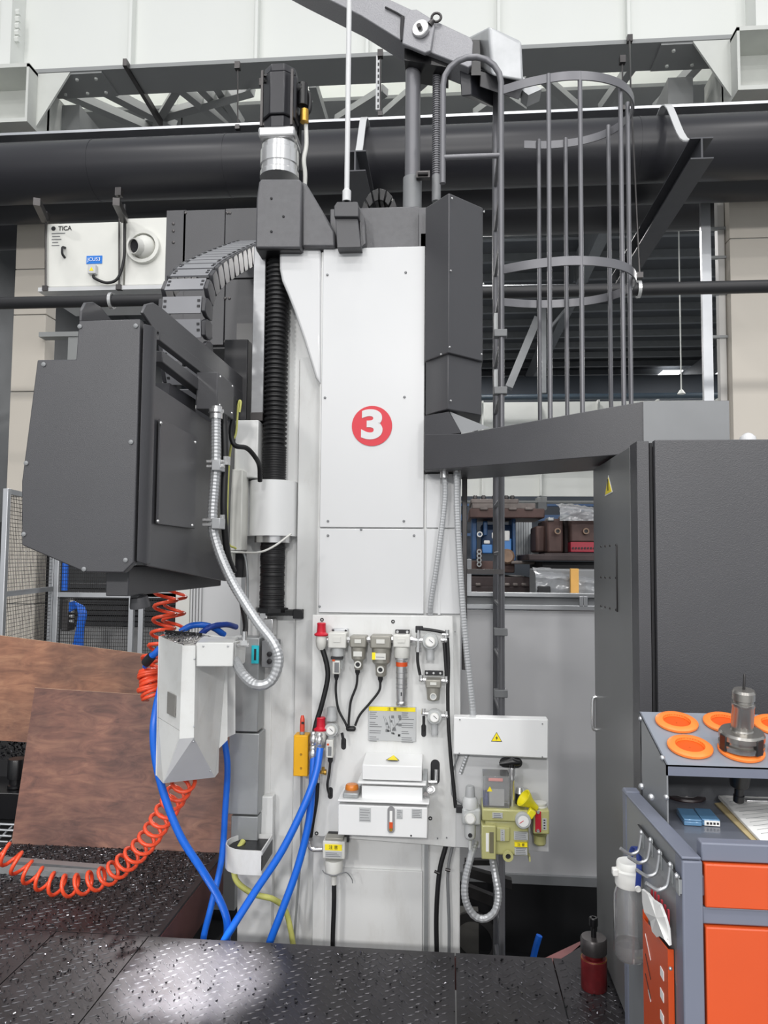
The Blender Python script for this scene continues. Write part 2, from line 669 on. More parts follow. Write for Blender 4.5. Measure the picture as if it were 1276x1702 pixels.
G().box(x - .05, x + .1, gy - .3, gy, za, 11.2).obj('joint_plate', GIRD, ga)
yb = 10.5
zb2 = P(400, 190, yb).z
gb = girder('crane_girder', yb, zb2, 11.2, yb - .3, yb + .3, 'second white girder seen through the lattice behind the first', [P(px, 160, yb).x for px in (290, 690, 770)])
lat = thing('roof_lattice', 'grey diagonal braces between the two overhead girders', 'bracing', (0, 9.3, za))
lat['kind'] = 'structure'
zl = za - .12
px = [(100, 150, 250, 215), (290, 210, 175, 150), (300, 140, 260, 205), (245, 200, 420, 150), (375, 205, 300, 145), (330, 140, 395, 205),
      (360, 140, 400, 205), (520, 140, 540, 205), (560, 200, 640, 150), (640, 190, 720, 120), (790, 190, 900, 110), (870, 180, 780, 120), (880, 110, 960, 180), (1000, 180, 1060, 95), (1170, 95, 1090, 180)]
for x0, y0, x1, y1 in px:
    ya, yb_ = (9.25, 10.2) if y0 < y1 else (10.2, 9.25)
    G().strip([P(x0, y0, ya), P(x1, y1, yb_)], (0, .5, 1), .16, .1).obj('brace', GIRDG, lat)
for px_ in (98, 1110):
    q = P(px_, 140, 9.3)
    G().box(q.x, q.x + .3, 9.3, 10.2, zl - .5, zl + .02).obj('cross_beam', GIRDG, lat)

# far bay: dark roof deck with ribs, purlins, rafters and a skylight
ro = thing('ceiling', 'x', 'roof', (0, 20, 9))
ro['kind'] = 'structure'
del ro['category'], ro['label']
ZR = 9.2
G().box(-30, 30, 12.6, 52, ZR, ZR + .1).obj('roof_deck', ROOF, ro)
me = None
y = 13.2
while y < 46:
    o = G().box(-30, 30, y, y + .14, ZR - .2, ZR).obj('purlin', ROOFB, ro)
    y += 1.3
for x in (-12, -4.5, 3.0, 9.1, 17):
    G().box(x, x + .25, 12.8, 50, ZR - .95, ZR - .2).obj('rafter', ROOFB, ro)
    for k in range(9):
        G().box(x - .05, x + .3, 14 + k * 4, 14.1 + k * 4, ZR - .9, ZR - .2).obj('rafter_rib', ROOFB, ro)
for x0, x1 in ((8.2, 8.95), (9.5, 11.2)):
    G().box(x0, x1, 29.5, 32.5, ZR - .25, ZR - .21).obj('skylight', SKYL, ro, label='bright skylight in the dark roof')
for (x0, y0, z0, x1, y1, z1) in ((5.2, 24, 4.6, 8.6, 24, 4.9), (-2, 16, 7.4, 14, 16, 7.2)):
    G().strip([V((x0, y0, z0)), V((x1, y1, z1))], (0, 1, 0), .3, .2).obj('brace', mat('brace_grey', (120, 123, 126), .5, var=.05), ro)
for x0, y0, x1, y1 in ((845, 645, 893, 530), (900, 655, 900, 512), (912, 548, 938, 516)):
    G().strip([P(x0, y0, 19), P(x1, y1, 19)], (0, 1, 0), .3, .19 if x1 < 910 else .05).obj('brace', MATS['brace_grey'], ro)
q = P(1132, 648, 15)
G().cyl((q.x, 15, ZR), (q.x, 15, q.z), .012, n=6).cyl((q.x, 15, q.z), (q.x, 15, q.z - .08), .03, .08, n=12).obj('pendant_rod', GIRD, ro)

# far girder, far wall
fg = thing('crane_girder', 'pale grey girder across the far bay seen under the cable duct', 'girder', (0, 18, 3))
fg['kind'] = 'structure'
G().box(-20, 24, 18, 18.04, P(900, 825, 18).z, P(900, 668, 18).z).obj('web', GIRD, fg)
G().box(-20, 24, 17.7, 18.2, P(900, 832, 17.7).z - .04, P(900, 832, 17.7).z).obj('bottom_flange', GIRDG, fg)
for k in range(14):
    x = -6 + k * 1.35
    G().box(x, x + .04, 17.75, 18, P(900, 825, 18).z, P(900, 668, 18).z).obj('stiffener', GIRD, fg)
z = P(900, 660, 17.6).z
G().cyl((-20, 17.6, z), (24, 17.6, z), .07, n=10).obj('pipe', mat('slate_pipe', (70, 84, 96), .4), fg)
z = P(900, 772, 17.2).z
G().cyl((-20, 17.2, z), (24, 17.2, z), .12, n=10).cyl((-20, 17.2, z + .3), (24, 17.2, z + .3), .07, n=8).obj('pipe', mat('blue_slate', (52, 72, 104), .4), fg)
struct('wall_back', G().box(-25, 26, 27, 27.1, -1, 8.2), mat('far_wall', (52, 58, 66), .7, var=.25, scale=.5))
for k, (py, h_) in enumerate(((842, .14), (866, .2), (892, .1))):
    z = P(900, py, 26).z
    G().box(-20, 22, 25.8, 26, z, z + h_).obj('wall_rail', mat('blue_rail', (64, 88, 122), .5), bpy.data.objects['wall_back'])
struct('wall_left', G().box(-10.2, -10.0, 0, 27, -1, 9), mat('dim_wall', (96, 98, 100), .7, var=.2, scale=.7))

# ================================================================ OVERHEAD SERVICES
def duct(name, label, y, z, r, tape=True):
    t = thing(name, label, 'duct', (0, y, z - r))
    G().cyl((-9.8, y, z), (10, y, z), r, n=48).obj('tube', DUCTB, t, smooth=60)
    if tape:
        for px in (163, 380, 1055):
            q = P(px, 260, y)
            G().lathe((q.x, y, z), (1, 0, 0), [(r + .003, 0), (r + .003, .02)], 48).obj('seam_band', DUCTB, t, smooth=60)
    return t


duct('insulated_duct', 'front black insulated air duct running under the white girder', 8, 5.99, .33)
duct('insulated_duct', 'lower black insulated air duct behind the front one', 8.7, 6.02, .27, False)
duct('insulated_duct', 'rearmost black insulated duct, seen just below the other two', 9.75, 6.25, .36, False)
zt = P(640, 200, 8.05).z
tag(G().box(-9.8, 10, 7.98, 8.14, zt - .03, zt).obj('cable_tray', ALU), 'bright thin metal tray lying along the top of the black duct', 'tray')
for px, py, lab in ((590, 250, 'dark steel beam under the ducts, behind the white rod'), (1166, 228, 'dark steel beam under the ducts, right of the ladder cage')):
    q = P(px, py, 6.75)
    t = thing('support_beam', lab, 'beam', (q.x, 6.75, q.z - .2), 'beams carrying the ducts')
    bm = mat('beam_dark', (70, 71, 76), .5, var=.06)
    y1 = 10.2
    G().box(q.x - .10, q.x + .10, 6.75, y1, q.z - .012, q.z).box(q.x - .10, q.x + .10, 6.75, y1, q.z - .2, q.z - .188).box(q.x - .008, q.x + .008, 6.75, y1, q.z - .188, q.z - .012).obj('beam', bm, t)
    G().strip(spl([V((q.x, 6.78, q.z)), V((q.x - .02, 7.2, q.z + .25)), V((q.x - .03, 7.66, 6.28)), V((q.x - .03, 8, 6.34))], 5), (1, 0, 0), .07, .012).obj('strap', WHITE, t, label='white strap over the duct')
for px, y0, y1, yy in ((395, 110, 212, 8.0), (436, 138, 207, 8.0), (461, 150, 207, 8.1), (632, 90, 190, 8.0), (1046, 65, 462, 8.65), (198, 320, 478, 6.97), (76, 360, 480, 6.97), (1034, 100, 180, 8)):
    a, b = P(px, y0, yy), P(px, y1, yy)
    if px == 1046:
        b = P(1063, 458, 6.8)
        mid_ = P(1048, 150, 7.6)
    t = thing('hanger_rod', f'thin steel hanger rod number', 'rod', b, 'thin hanger rods from the girders')
    t['label'] = {395: 'thin hanger rod on the duct nearest the white air unit', 436: 'middle of three short hanger rods above the duct, left of the motor', 461: 'short hanger rod closest to the black motor', 632: 'hanger rod beside the slotted channel above the duct', 1046: 'long hanger rod with an eye, right of the ladder cage', 198: 'hanger rod in front of the white air unit', 76: 'hanger rod at the left edge of the white air unit', 1034: 'short hanger rod above the ladder cage top'}[px]
    G().tube([a, mid_, b] if px == 1046 else [a, b], .009, 6).obj('rod', STEELD, t)
    G().bx(a, (.06, .06, .08)).obj('clamp', STEELD, t)
    G().bx(b, (.05, .05, .05)).obj('clamp', STEELD, t)
a = P(207, 100, 8.6)
tag(G().strip([P(207, 103, 8.6), P(268, 205, 9.9)], (0, 0, 1), .09, .05).obj('channel_rail', STEELD), 'dark sloping strut channel from the girder edge down to the duct', 'channel')
g = G()
a, b = P(629, 92, 8.66), P(629, 182, 8.66)
g.box(a.x - .03, a.x + .03, 8.66, 8.70, b.z, a.z)
t = thing('slotted_channel', 'white slotted strut channel hanging from the girder, left of the jib post', 'channel', b)
g.obj('channel', WHITE, t)
for k in range(9):
    z = b.z + (a.z - b.z) * (k + .5) / 9
    G().box(a.x - .008, a.x + .008, 8.655, 8.66, z - .02, z + .02).obj('slot', INK, t)
# long black pipe across the hall
z = P(640, 490, 6.8).z
t = thing('water_pipe', 'thin black pipe running across behind the machine', 'pipe', (0, 6.8, z))
G().cyl((-8, 6.8, z), (7, 6.8, z), .057, n=20).obj('pipe', PIPEB, t, smooth=60)
for px in (187, 1062):
    q = P(px, 490, 6.8)
    q.z = z
    G().ring(q - V((.02, 0, 0)), (1, 0, 0), .078, .059, .03).obj('hanger_ring', STEEL, t)
# aluminium strip seen through the cage
z = P(950, 332, 12.7).z
o = G().box(P(800, 332, 12.7).x, P(1180, 332, 12.7).x, 12.7, 12.8, z - .1, z + .12).obj('cable_tray', ALU)
for px in (830, 955, 976, 1140):
    x = P(px, 332, 12.75).x
    G().cyl((x, 12.75, z), (x, 12.75, ZR), .014, n=6).obj('hanger', STEELD, o)
tag(o, 'pale cable tray seen through the ladder cage below the duct', 'tray')
o = G().box(P(-10, 352, 10).x, P(440, 352, 10).x, 10.4, 10.5, P(200, 372, 10.4).z, P(200, 352, 10.4).z).obj('cable_tray', ALU)
for px in (96, 148, 265, 272, 298):
    x = P(px, 352, 10.45).x
    G().cyl((x, 10.45, P(200, 360, 10.4).z), (x, 10.45, zb2 - .05), .012, n=6).obj('hanger', STEELD, o)
tag(o, 'pale cable tray above the white air unit', 'tray')

# air handling unit
AY = 7.0
a, b = P(78, 372, AY), P(277, 483, AY)
t = thing('air_handling_unit', 'white boxy air handling unit with round spout hung by the cream pillar', 'air unit', ((a.x + b.x) / 2, AY, b.z))
mx = P(207, 400, AY).x
G().box(a.x, mx - .01, AY, AY + .7, b.z + .06, a.z).obj('casing', IVORY, t, bev=.01)
G().box(mx + .01, b.x, AY, AY + .7, b.z + .06, a.z + .03).obj('casing', IVORY, t, bev=.01)
G().box(a.x - .05, b.x, AY - .03, AY + .73, b.z + .01, b.z + .05).obj('support_rail', WHITE, t)
q = P(108, 420, AY)
G().tube(spl([q + V((0, 0, .05)), q + V((0, -.05, .03)), q + V((0, -.05, -.03)), q + V((0, 0, -.05))], 5), .012, 8).obj('handle', INK, t)
q = P(240, 412, AY)
G().ring(q, (0, -1, 0), .165, .13, .05).obj('spout_collar', IVORY, t)
d = V((-.35, -.85, -.22))
G().sphere(q, .12, 18).obj('spout_ball', IVORY, t, smooth=60)
G().lathe(q, d, [(.085, .06), (.072, .15), (.064, .15), (.07, .1)], 24, caps=False).obj('spout', PALE, t)
G().lathe(q, d, [(.067, .12), (.001, .12)], 24, caps=False).obj('spout_bore', INK, t)
q = P(157, 432, AY)
g = G().box(q.x - .08, q.x + .08, AY - .006, AY, q.z - .04, q.z + .04).obj('label_plate', mat('label_blue', (25, 120, 215), .5, var=0), t, label='blue label with white lettering')
text('JCU53', (q.x, AY - .012, q.z), .05, mat('print_white', (250, 250, 250), .6, var=0), t, offset=0)
q = P(105, 380, AY)
text('TICA', (q.x + .02, AY - .004, q.z), .062, INK, t, offset=.001)
q2 = P(89, 380, AY)
G().lathe((q2.x, AY, q2.z), (0, -1, 0), [(.022, 0), (.022, .004)], 16).obj('emblem', INK, t)
for k in range(5):
    q = P(86 + (k % 2), 388 + 5 * k, AY)
    G().box(q.x, q.x + (.14 if k == 0 else .06 + .02 * (k % 3)), AY - .003, AY, q.z - .006, q.z + .002).obj('print_line', INKG, t)
q = P(156, 450, AY)
G().box(q.x - .04, q.x + .04, AY - .05, AY, q.z - .045, q.z + .045).obj('junction_box', WHITE, t, bev=.006)
G().prism([q + V((-.022, -.052, -.02)), q + V((.022, -.052, -.02)), q + V((0, -.052, .02))], (0, .002, 0)).obj('warning_mark', YELP, t)
o = hose('power_cable', 'black power cable drooping across the white air unit', [P(207, 340, AY - .05), P(207, 385, AY - .05), P(206, 430, AY - .06), P(196, 462, AY - .06), P(178, 470, AY - .06), P(158, 463, AY - .06), P(155, 458, AY - .03)], .014, BLACK, 'cable')
for px, py, lab in ((75, 345, 'dark sloped bracket over the left end of the air unit'), (207, 345, 'dark sloped bracket over the middle of the air unit')):
    tag(G().strip([P(px, py + 20, 6.9), P(px - 14, py - 10, 6.4)], (0, 0, 1), .07, .06).obj('hanger_bracket', STEELD), lab, 'bracket')
q = P(110, 555, 8.9)
tag(G().box(P(77, 555, 8.9).x - .1, P(133, 555, 8.9).x, 8.9, 9.06, q.z - .03, q.z + .03).box(P(112, 600, 8.92).x, P(135, 600, 8.92).x, 8.92, 9.06, P(112, 660, 8.92).z, q.z).obj('shelf_bracket', GIRDG), 'grey shelf bracket fixed to the cream pillar below the air unit', 'bracket')

# ================================================================ SAFETY FENCE, LEFT
FYY = 6.2


def fence_panel(pxs, y0, y1, yy0, yy1, label, mid=None, cells_=34):
    """posts at the two px, wire mesh between"""
    a0, a1 = P(pxs[0], y0, yy0), P(pxs[0], y1, yy0)
    b0, b1 = P(pxs[1], y0, yy1), P(pxs[1], y1, yy1)
    t = thing('fence_panel', label, 'fence', V((a1.x, yy0, a1.z)), 'aluminium safety fence panels')
    zt, zb = a0.z, -1
    for p in (a0, b0):
        G().box(p.x - .022, p.x + .022, p.y - .022, p.y + .022, zb, zt).obj('post', ALU, t, bev=.004)
    for z in [zt - .022, P(pxs[0], 988, yy0).z] + ([mid] if mid else []):
        G().strip([V((a0.x, a0.y, z)), V((b0.x, b0.y, z))], (0, 0, 1), .04, .04).obj('rail', ALU, t)
    A, B = V((a0.x, a0.y, 0)), V((b0.x, b0.y, 0))
    g = G()
    n = cells_
    for i in range(1, n):
        q = A.lerp(B, i / n)
        g.tube([V((q.x, q.y, .2)), V((q.x, q.y, zt))], .0022, 4)
    z = .2
    while z < zt:
        g.tube([A + V((0, .004, z)), B + V((0, .004, z))], .0022, 4)
        z += .032
    o = g.obj('wire_mesh', STEELD, t, smooth=0)
    o['kind'] = 'stuff'
    return t


fence_panel((12, 92), 812, 1070, 5.6, 6.7, 'aluminium framed mesh fence panel nearest the pillar, above the rear plywood')
fence_panel((97, 222), 905, 1070, 6.5, 6.5, 'mesh fence panel between the two posts behind the rear plywood', cells_=36)
fence_panel((236, 300), 985, 1070, 6.5, 6.5, 'mesh fence panel behind the orange coil hose', cells_=16)
tag(G().box(P(-60, 900, 9.6).x, P(380, 900, 9.6).x, 9.6, 10.4, -1, P(100, 868, 9.6).z).obj('machine_bed', mat('black_machine', (44, 46, 48), .6, var=.3, scale=4)), 'dark machine bulk behind the mesh fence', 'machine')
t = thing('ribbed_machine', 'black machine with ribbed guards behind the mesh fence', 'machine', P(200, 1060, 8.6))
for k in range(9):
    z = P(200, 1050 - k * 9, 8.6).z
    G().box(P(105, 1000, 8.6).x, P(300, 1000, 8.6).x, 8.6 + .02 * (k % 2), 8.8, z, z + .05).obj('guard_slat', mat('slat_black', (38, 39, 42), .5, var=.2), t)
G().box(P(100, 1060, 8.2).x, P(310, 1060, 8.2).x, 8.2, 8.7, -1, P(100, 1046, 8.2).z).obj('bed_cover', CONC, t)
for k in range(5):
    x = 118 + 5 * k
    hose('air_hose', ['blue hose of the bundle behind the mesh, nearest the pillar', 'second blue hose of the bundle behind the mesh', 'third blue hose of the bundle behind the mesh', 'fourth blue hose of the bundle behind the mesh', 'outermost blue hose of the bundle behind the mesh'][k],
         [P(116, 1003 + 3 * k, 7.4), P(126 + k * 2, 1003 + k, 7.35), P(132 + k * 2.4, 1020, 7.3), P(128 + k * 2.2, 1050, 7.3), P(120 + 4 * k, 1085, 7.3)], .016, BLUE, group='blue hose bundle behind the fence')
t = thing('valve_manifold', 'steel valve manifold feeding the blue hoses behind the mesh', 'manifold', P(110, 1040, 7.45))
a = P(110, 1000, 7.45)
G().box(a.x - .05, a.x + .03, 7.45, 7.6, a.z - .3, a.z + .03).obj('block', STEELD, t, bev=.01)
for k in range(5):
    G().cyl((a.x + .03, 7.48, a.z - .05 * k), (a.x + .07, 7.48, a.z - .05 * k), .018, n=10).obj('fitting', STEEL, t)
q = P(108, 965, 7.4)
G().cyl((q.x, 7.4, q.z - .1), (q.x, 7.4, q.z + .18), .03, n=12).obj('blue_tube', BLUE, t)
# bright white cover and pink glow area behind the hanging chute
tag(G().box(P(292, 1000, 5.6).x, P(315, 1000, 5.6).x, 5.6, 6.0, -.9, P(300, 940, 5.6).z).obj('cover_post', IVORY), 'ivory sheet metal post behind the orange coil hose', 'post')
g = G().box(P(318, 1000, 5.4).x, P(400, 1000, 5.4).x, 5.4, 5.7, -.9, P(350, 930, 5.4).z)
t = thing('sheet_cover', 'white ribbed sheet cover behind the hanging chute', 'cover', P(350, 1070, 5.4))
g.obj('sheet', WHITE, t)
for k in range(4):
    x = P(318 + 5 * k, 1000, 5.4).x
    G().box(x, x + .012, 5.38, 5.4, -.5, P(350, 930, 5.4).z).obj('rib', WHITE, t)
# ================================================================ MACHINE COLUMN
CYF = 3.5
xl, xr = P(533, 700, CYF).x, .052
zt = P(620, 413, CYF).z
mc = thing('milling_machine', 'tall white machine tool column with a red circled 3', 'machine', (-.4, 3.8, -1))
xw = P(397, 1300, 3.62).x
zs = P(410, 700, 3.62).z
zp = P(620, 1020, CYF).z
z8 = P(620, 878, CYF).z
G().box(xl - .01, P(706, 700, CYF).x - .002, CYF + .006, 4.6, -1, zt - .005).box(P(706, 700, CYF).x - .003, xr, CYF + .006, 4.6, -1, 2.0).obj('core', WHITED, mc, bev=.006)
G().box(-.90, xl + .02, 3.66, 4.15, -1, zt - .02).obj('guide_side', WHITED, mc, bev=.006)
G().box(xw, -.86, 3.652, 4.0, -1, zs).obj('lower_step', WHITED, mc, bev=.006)
# recessed facet between the guide side and the front
G().hexa([(-.755, 3.67, -1), (-.735, 3.60, -1), (xl, 3.56, -1), (xl, 3.68, -1)], [(-.755, 3.67, zt - .5), (-.735, 3.60, zt - .5), (xl, 3.56, zt - .5), (xl, 3.68, zt - .5)]).obj('corner_facet', WHITED, mc)
g = 0.003
G().box(xl + g, P(706, 700, CYF).x - g, CYF - .012, CYF + .01, z8 + g, zt).obj('front_panel', WHITE, mc, bev=.003)
G().box(xl + g, P(706, 900, CYF).x - g, CYF - .012, CYF + .01, zp + g, z8 - g).obj('front_panel', WHITE, mc, bev=.003)
xs1 = P(707, 900, CYF).x
za2 = 2.0
for (u, v_) in ((z8 + g, za2), (zp + .004, z8 - g)):
    G().box(xs1 + g, xr, CYF - .008, CYF + .01, u, v_).obj('side_panel', WHITE, mc, bev=.003)
G().box(P(728, 900, CYF).x, P(732, 900, CYF).x, CYF - .012, CYF, zp, za2).obj('cover_strip', WHITE, mc)
zl_ = P(620, 1395, CYF).z
G().box(xl + .05, P(702, 1450, CYF).x, CYF - .008, CYF + .01, -1, P(640, 1445, CYF).z).obj('lower_panel', WHITED, mc, bev=.003)
G().box(P(705, 1450, CYF).x, P(712, 1450, CYF).x, CYF - .012, CYF + .01, -1, zl_).obj('cover_strip', DUCTG, mc)
# flared shoulder of the casting, front left
sh = [(533, 413), (533, 640), (524, 628), (505, 565), (488, 515), (477, 487), (468, 466), (464, 446), (464, 418), (468, 410)]
plate(sh, CYF - .004, .036).obj('shoulder', WHITE, mc, bev=.012, seg=3)
G().prism([P(397, 1322, 3.62) + V((0, -.02, 0)), P(455, 1322, 3.62) + V((0, -.02, 0)), P(452, 1565, 3.62) + V((0, -.02, -.3)), P(397, 1565, 3.62) + V((0, -.02, -.3))], (0, .05, 0)).obj('base_panel', WHITED, mc, bev=.004)
rg = G()
rg.box(P(421, 550, 3.58).x, P(441, 550, 3.58).x, 3.56, 3.7, P(430, 697, 3.58).z, P(430, 412, 3.58).z)
rg.obj('guide_rail', mat('ground_steel', (150, 151, 153), .4, .6, var=.1, stretch=(1, 1, 3)), mc, bev=.003, label='bright steel linear guide rail')
q = P(428, 690, 3.57)
G().box(q.x - .03, q.x + .03, 3.55, 3.7, q.z - .03, q.z + .01).obj('rail_end', STEELD, mc)
screws([(544, 457), (674, 453), (540, 661), (672, 660), (600, 880), (545, 866), (671, 866), (531, 1008), (545, 890), (688, 890)], CYF - .012, .006, mc, GREYL)
# logo
q = P(618, 708, CYF - .014)
r_ = 34 * CYF / FPX
lg = G().lathe(q, (0, -1, 0), [(r_, 0), (r_, .0015)], 48).obj('number_disc', REDP, mc, label='red disc with a white numeral 3')
text('3', q + V((.001, -.003, 0)), .182, WHITE, mc, 'numeral', offset=.0078, sx=1.25)
# left edge trims of the guide, pipes down the column
for px in (519,):
    a, b = P(px, 700, 3.6), P(px - 6, 1320, 3.6)
    G().box(a.x - .004, a.x + .004, 3.585, 3.63, b.z, a.z).obj('trim_strip', WHITE, mc)
G().tube([P(501, 1290, 3.5), P(500, 1420, 3.5), P(488, 1570, 3.5), P(487, 1600, 3.5)], .006, 6).obj('grease_pipe', DUCTG, mc)

# left light grey cable trough beside the column
dt = thing('cable_trough', 'light grey metal cable trough down the left of the column', 'trough', P(405, 1400, 3.55))
for y0, y1 in ((1060, 1216), (1219, 1354)):
    x0, x1 = P(381, y0, 3.52).x, P(431, y0, 3.52).x
    G().box(x0, x1, 3.52, 3.635, P(400, y1, 3.52).z, P(400, y0, 3.52).z).obj('trough_cover', DUCTG, dt, bev=.004)
a, b = P(384, 1356, 3.53), P(428, 1398, 3.53)
G().box(a.x, b.x, 3.53, 3.635, b.z, a.z).obj('trough_end', DUCTG, dt, bev=.004)
G().box(P(418, 1068, 3.51).x, P(430, 1068, 3.51).x, 3.512, 3.518, P(424, 1103, 3.51).z, P(424, 1073, 3.51).z).obj('label_strip', CYAN, dt, label='turquoise label strip')
a = P(424, 1088, 3.508)
G().box(a.x - .006, a.x + .004, 3.51, 3.512, a.z - .026, a.z + .026).obj('print_mark', INK, dt)

# chip tray at the base of the trough
tr = thing('drip_tray', 'white round-ended drip tray full of dark chips at the column foot', 'tray', P(400, 1450, 3.4))
c0, c1 = P(385, 1420, 3.4), P(438, 1420, 3.4)
zb_, zt_ = P(400, 1447, 3.4).z, P(400, 1407, 3.4).z
out = []
for k in range(9):
    a = R(90 + k * 180 / 8)
    out.append(V((c0.x + .1 * math.cos(a) + .06, 3.46 - .0 + .1 * math.sin(a) * -1, 0)))
out = [V((c1.x, 3.36, 0))] + [V((p.x, p.y, 0)) for p in out] + [V((c1.x, 3.56, 0))]
G().hexa([V((p.x, p.y, zb_)) for p in out], [V((p.x, p.y, zb_ + .01)) for p in out]).obj('bottom', WHITED, tr)
G().strip([V((p.x, p.y, (zb_ + zt_) / 2)) for p in out] + [V((out[0].x, out[0].y, (zb_ + zt_) / 2))], (0, 0, 1), zt_ - zb_, .006).obj('side_wall', WHITED, tr)
G().hexa([V((p.x * .96 - .03, p.y, zb_ + .02)) for p in out], [V((p.x * .96 - .03, p.y, zt_ - .02)) for p in out]).obj('chip_heap', CHIPD, tr, kind='stuff')
hose('drain_hose', 'yellowish clear drain hose from the drip tray down the column foot', [P(404, 1398, 3.5), P(390, 1425, 3.42), P(392, 1462, 3.4), P(420, 1485, 3.42), P(455, 1495, 3.45), P(475, 1515, 3.47), P(487, 1570, 3.47), P(489, 1610, 3.47)], .013, GREENY)

# ---------------------------------------------------------------- vertical screw, motor and bracket
sx = P(459, 600, 3.595)
BX, BYY = sx.x, 3.595
fs = thing('feed_screw', 'black bellows covered vertical feed screw with white nut housing', 'screw', (BX, BYY, P(450, 1025, BYY).z))


def bellows(z0, z1, r, n, amp, name, rnd=0):
    pr = []
    for i in range(n):
        a = z0 + (z1 - z0) * i / n
        b = z0 + (z1 - z0) * (i + .5) / n
        k = 1 + random.uniform(-rnd, rnd)
        pr += [(r * k, a), (r * k, a + (b - a) * .55), (r * k - amp, b), (r * k - amp, b + (b - a) * .3)]
    pr.append((r, z1))
    return G().lathe((BX, BYY, 0), (0, 0, 1), pr, 26).obj(name, BLACK, fs, smooth=25)


zA, zB, zC = P(458, 412, BYY).z, P(455, 745, BYY).z, P(455, 800, BYY).z
bellows(zB, zA, .0585, 44, .009, 'upper_bellows')
bellows(zC - .1, zB, .058, 22, .003, 'compressed_bellows')
zD, zE = P(452, 885, BYY).z, P(450, 1010, BYY).z
bellows(zE, zD, .060, 40, .0015, 'lower_bellows', .03)
z0, z1 = P(447, 890, BYY - .1).z, P(447, 797, BYY - .1).z
hp = [(BX - .135, BYY + .06), (BX - .135, BYY - .03)] + [(BX + .113 * math.sin(R(a)) - .005, BYY + .01 - .123 * math.cos(R(a))) for a in range(-80, 81, 10)] + [(BX + .107, BYY + .06)]
G().hexa([V((x, y, z0)) for x, y in hp], [V((x, y, z1)) for x, y in hp]).obj('nut_housing', WHITEB, fs, smooth=30)
G().cyl((BX, BYY, z0 - .032), (BX, BYY, z0), .089, n=32).obj('nut_flange', STEEL, fs)
G().box(BX - .20, BX - .13, BYY - .01, 3.66, z0 + .02, z1 + .045).obj('housing_bracket', WHITED, fs, bev=.005)
G().cyl((BX, BYY, zE - .02), (BX, BYY, zE), .08, n=8).obj('bellows_base', BLACKG, fs)
a = P(480, 1018, BYY)
G().bx((a.x - .02, BYY, a.z), (.18, .05, .03)).bx((a.x + .05, BYY, a.z - .005), (.05, .06, .045)).obj('end_bracket', BLACKG, fs, bev=.004)
a = P(449, 1042, BYY)
G().bx((a.x, BYY, a.z), (.045, .08, .085)).bx((a.x - .03, BYY + .03, a.z + .01), (.04, .1, .12)).obj('screw_support', STEEL, fs, bev=.004)

bk = thing('motor_bracket', 'dark grey cast bracket carrying the motor on the column top', 'bracket', P(465, 408, 3.3))
KY = 3.43
blk = [(430, 302), (434, 297), (497, 297), (501, 302), (500, 412), (424, 412), (426, 330)]
plate(blk, KY, .23).obj('block', GREYS, bk, bev=.008)
plate([(501, 300), (509, 305), (556, 384), (557, 410), (501, 410)], KY + .03, .12).obj('gusset', GREYS, bk, bev=.01)
plate([(424, 408), (500, 408), (498, 416), (426, 416)], KY + .02, .12).obj('foot', BLACKG, bk)
screws([(471, 360), (451, 330), (451, 385)], KY, .006, bk, INK)

MX = P(465, 265, 3.60).x
mo = thing('servo_motor', 'black octagonal servo motor on silver flanges above the feed screw', 'motor', (MX, 3.60, P(465, 297, 3.60).z))
Zm = lambda y: P(465, y, 3.60).z
G().lathe((MX, 3.60, 0), (0, 0, 1), [(.098, Zm(298)), (.098, Zm(290)), (.092, Zm(288)), (.092, Zm(279)), (.098, Zm(278)), (.098, Zm(256)), (.091, Zm(254)), (.091, Zm(246)), (.083, Zm(243))], 40).obj('gearbox', CHROME, mo, smooth=40)
G().box(MX - .092, MX + .092, 3.508, 3.692, Zm(243), Zm(226)).obj('square_flange', STEEL, mo, bev=.012)
oc = lambda r: [(MX + r * math.cos(R(22.5 + 45 * k)), 3.60 + r * math.sin(R(22.5 + 45 * k))) for k in range(8)]
mm = mat('motor_black', (44, 44, 48), .35, .2, var=.05)
G().hexa([V((x, y, Zm(225))) for x, y in oc(.083)], [V((x, y, Zm(206))) for x, y in oc(.083)]).obj('motor_front', mm, mo, bev=.004)
G().hexa([V((x, y, Zm(205))) for x, y in oc(.094)], [V((x, y, Zm(136))) for x, y in oc(.094)]).obj('motor_body', mm, mo, bev=.005)
G().hexa([V((x, y, Zm(135))) for x, y in oc(.089)], [V((x, y, Zm(122))) for x, y in oc(.085)]).obj('end_cap', mm, mo, bev=.005)
for s_ in (-1, 1):
    G().box(MX + s_ * .075 - .006, MX + s_ * .075 + .006, 3.508, 3.523, Zm(225), Zm(135)).obj('tie_rod', STEELD, mo)
q = P(441, 132, 3.55)
G().ring(q, (0, -1, 0), .022, .012, .012, 14).obj('lifting_eye', BLACKG, mo)
cn = P(503, 165, 3.60)
G().cyl((cn.x - .03, 3.60, Zm(150)), (cn.x, 3.60, Zm(150)), .028, n=14).cyl((cn.x, 3.60, Zm(178)), (cn.x, 3.60, Zm(142)), .026, n=14).obj('connector', BLACKG, mo)
G().cyl((cn.x + .01, 3.60, Zm(205)), (cn.x + .01, 3.60, Zm(185)), .022, n=12).obj('gland', mat('brass', (190, 150, 70), .3, .9), mo, label='brass cable gland')
hose('motor_cable', 'pale cable running down beside the black motor', [P(508, 200, 3.62), P(509, 240, 3.62), P(505, 265, 3.62), P(507, 290, 3.64), P(506, 318, 3.66)], .011, PALE, 'cable')
hose('motor_cable', 'black cable looping from the connector of the motor', [P(503, 150, 3.62), P(514, 158, 3.62), P(513, 185, 3.62), P(500, 195, 3.64), P(497, 240, 3.7), P(500, 285, 3.7)], .012, BLACK, 'cable')

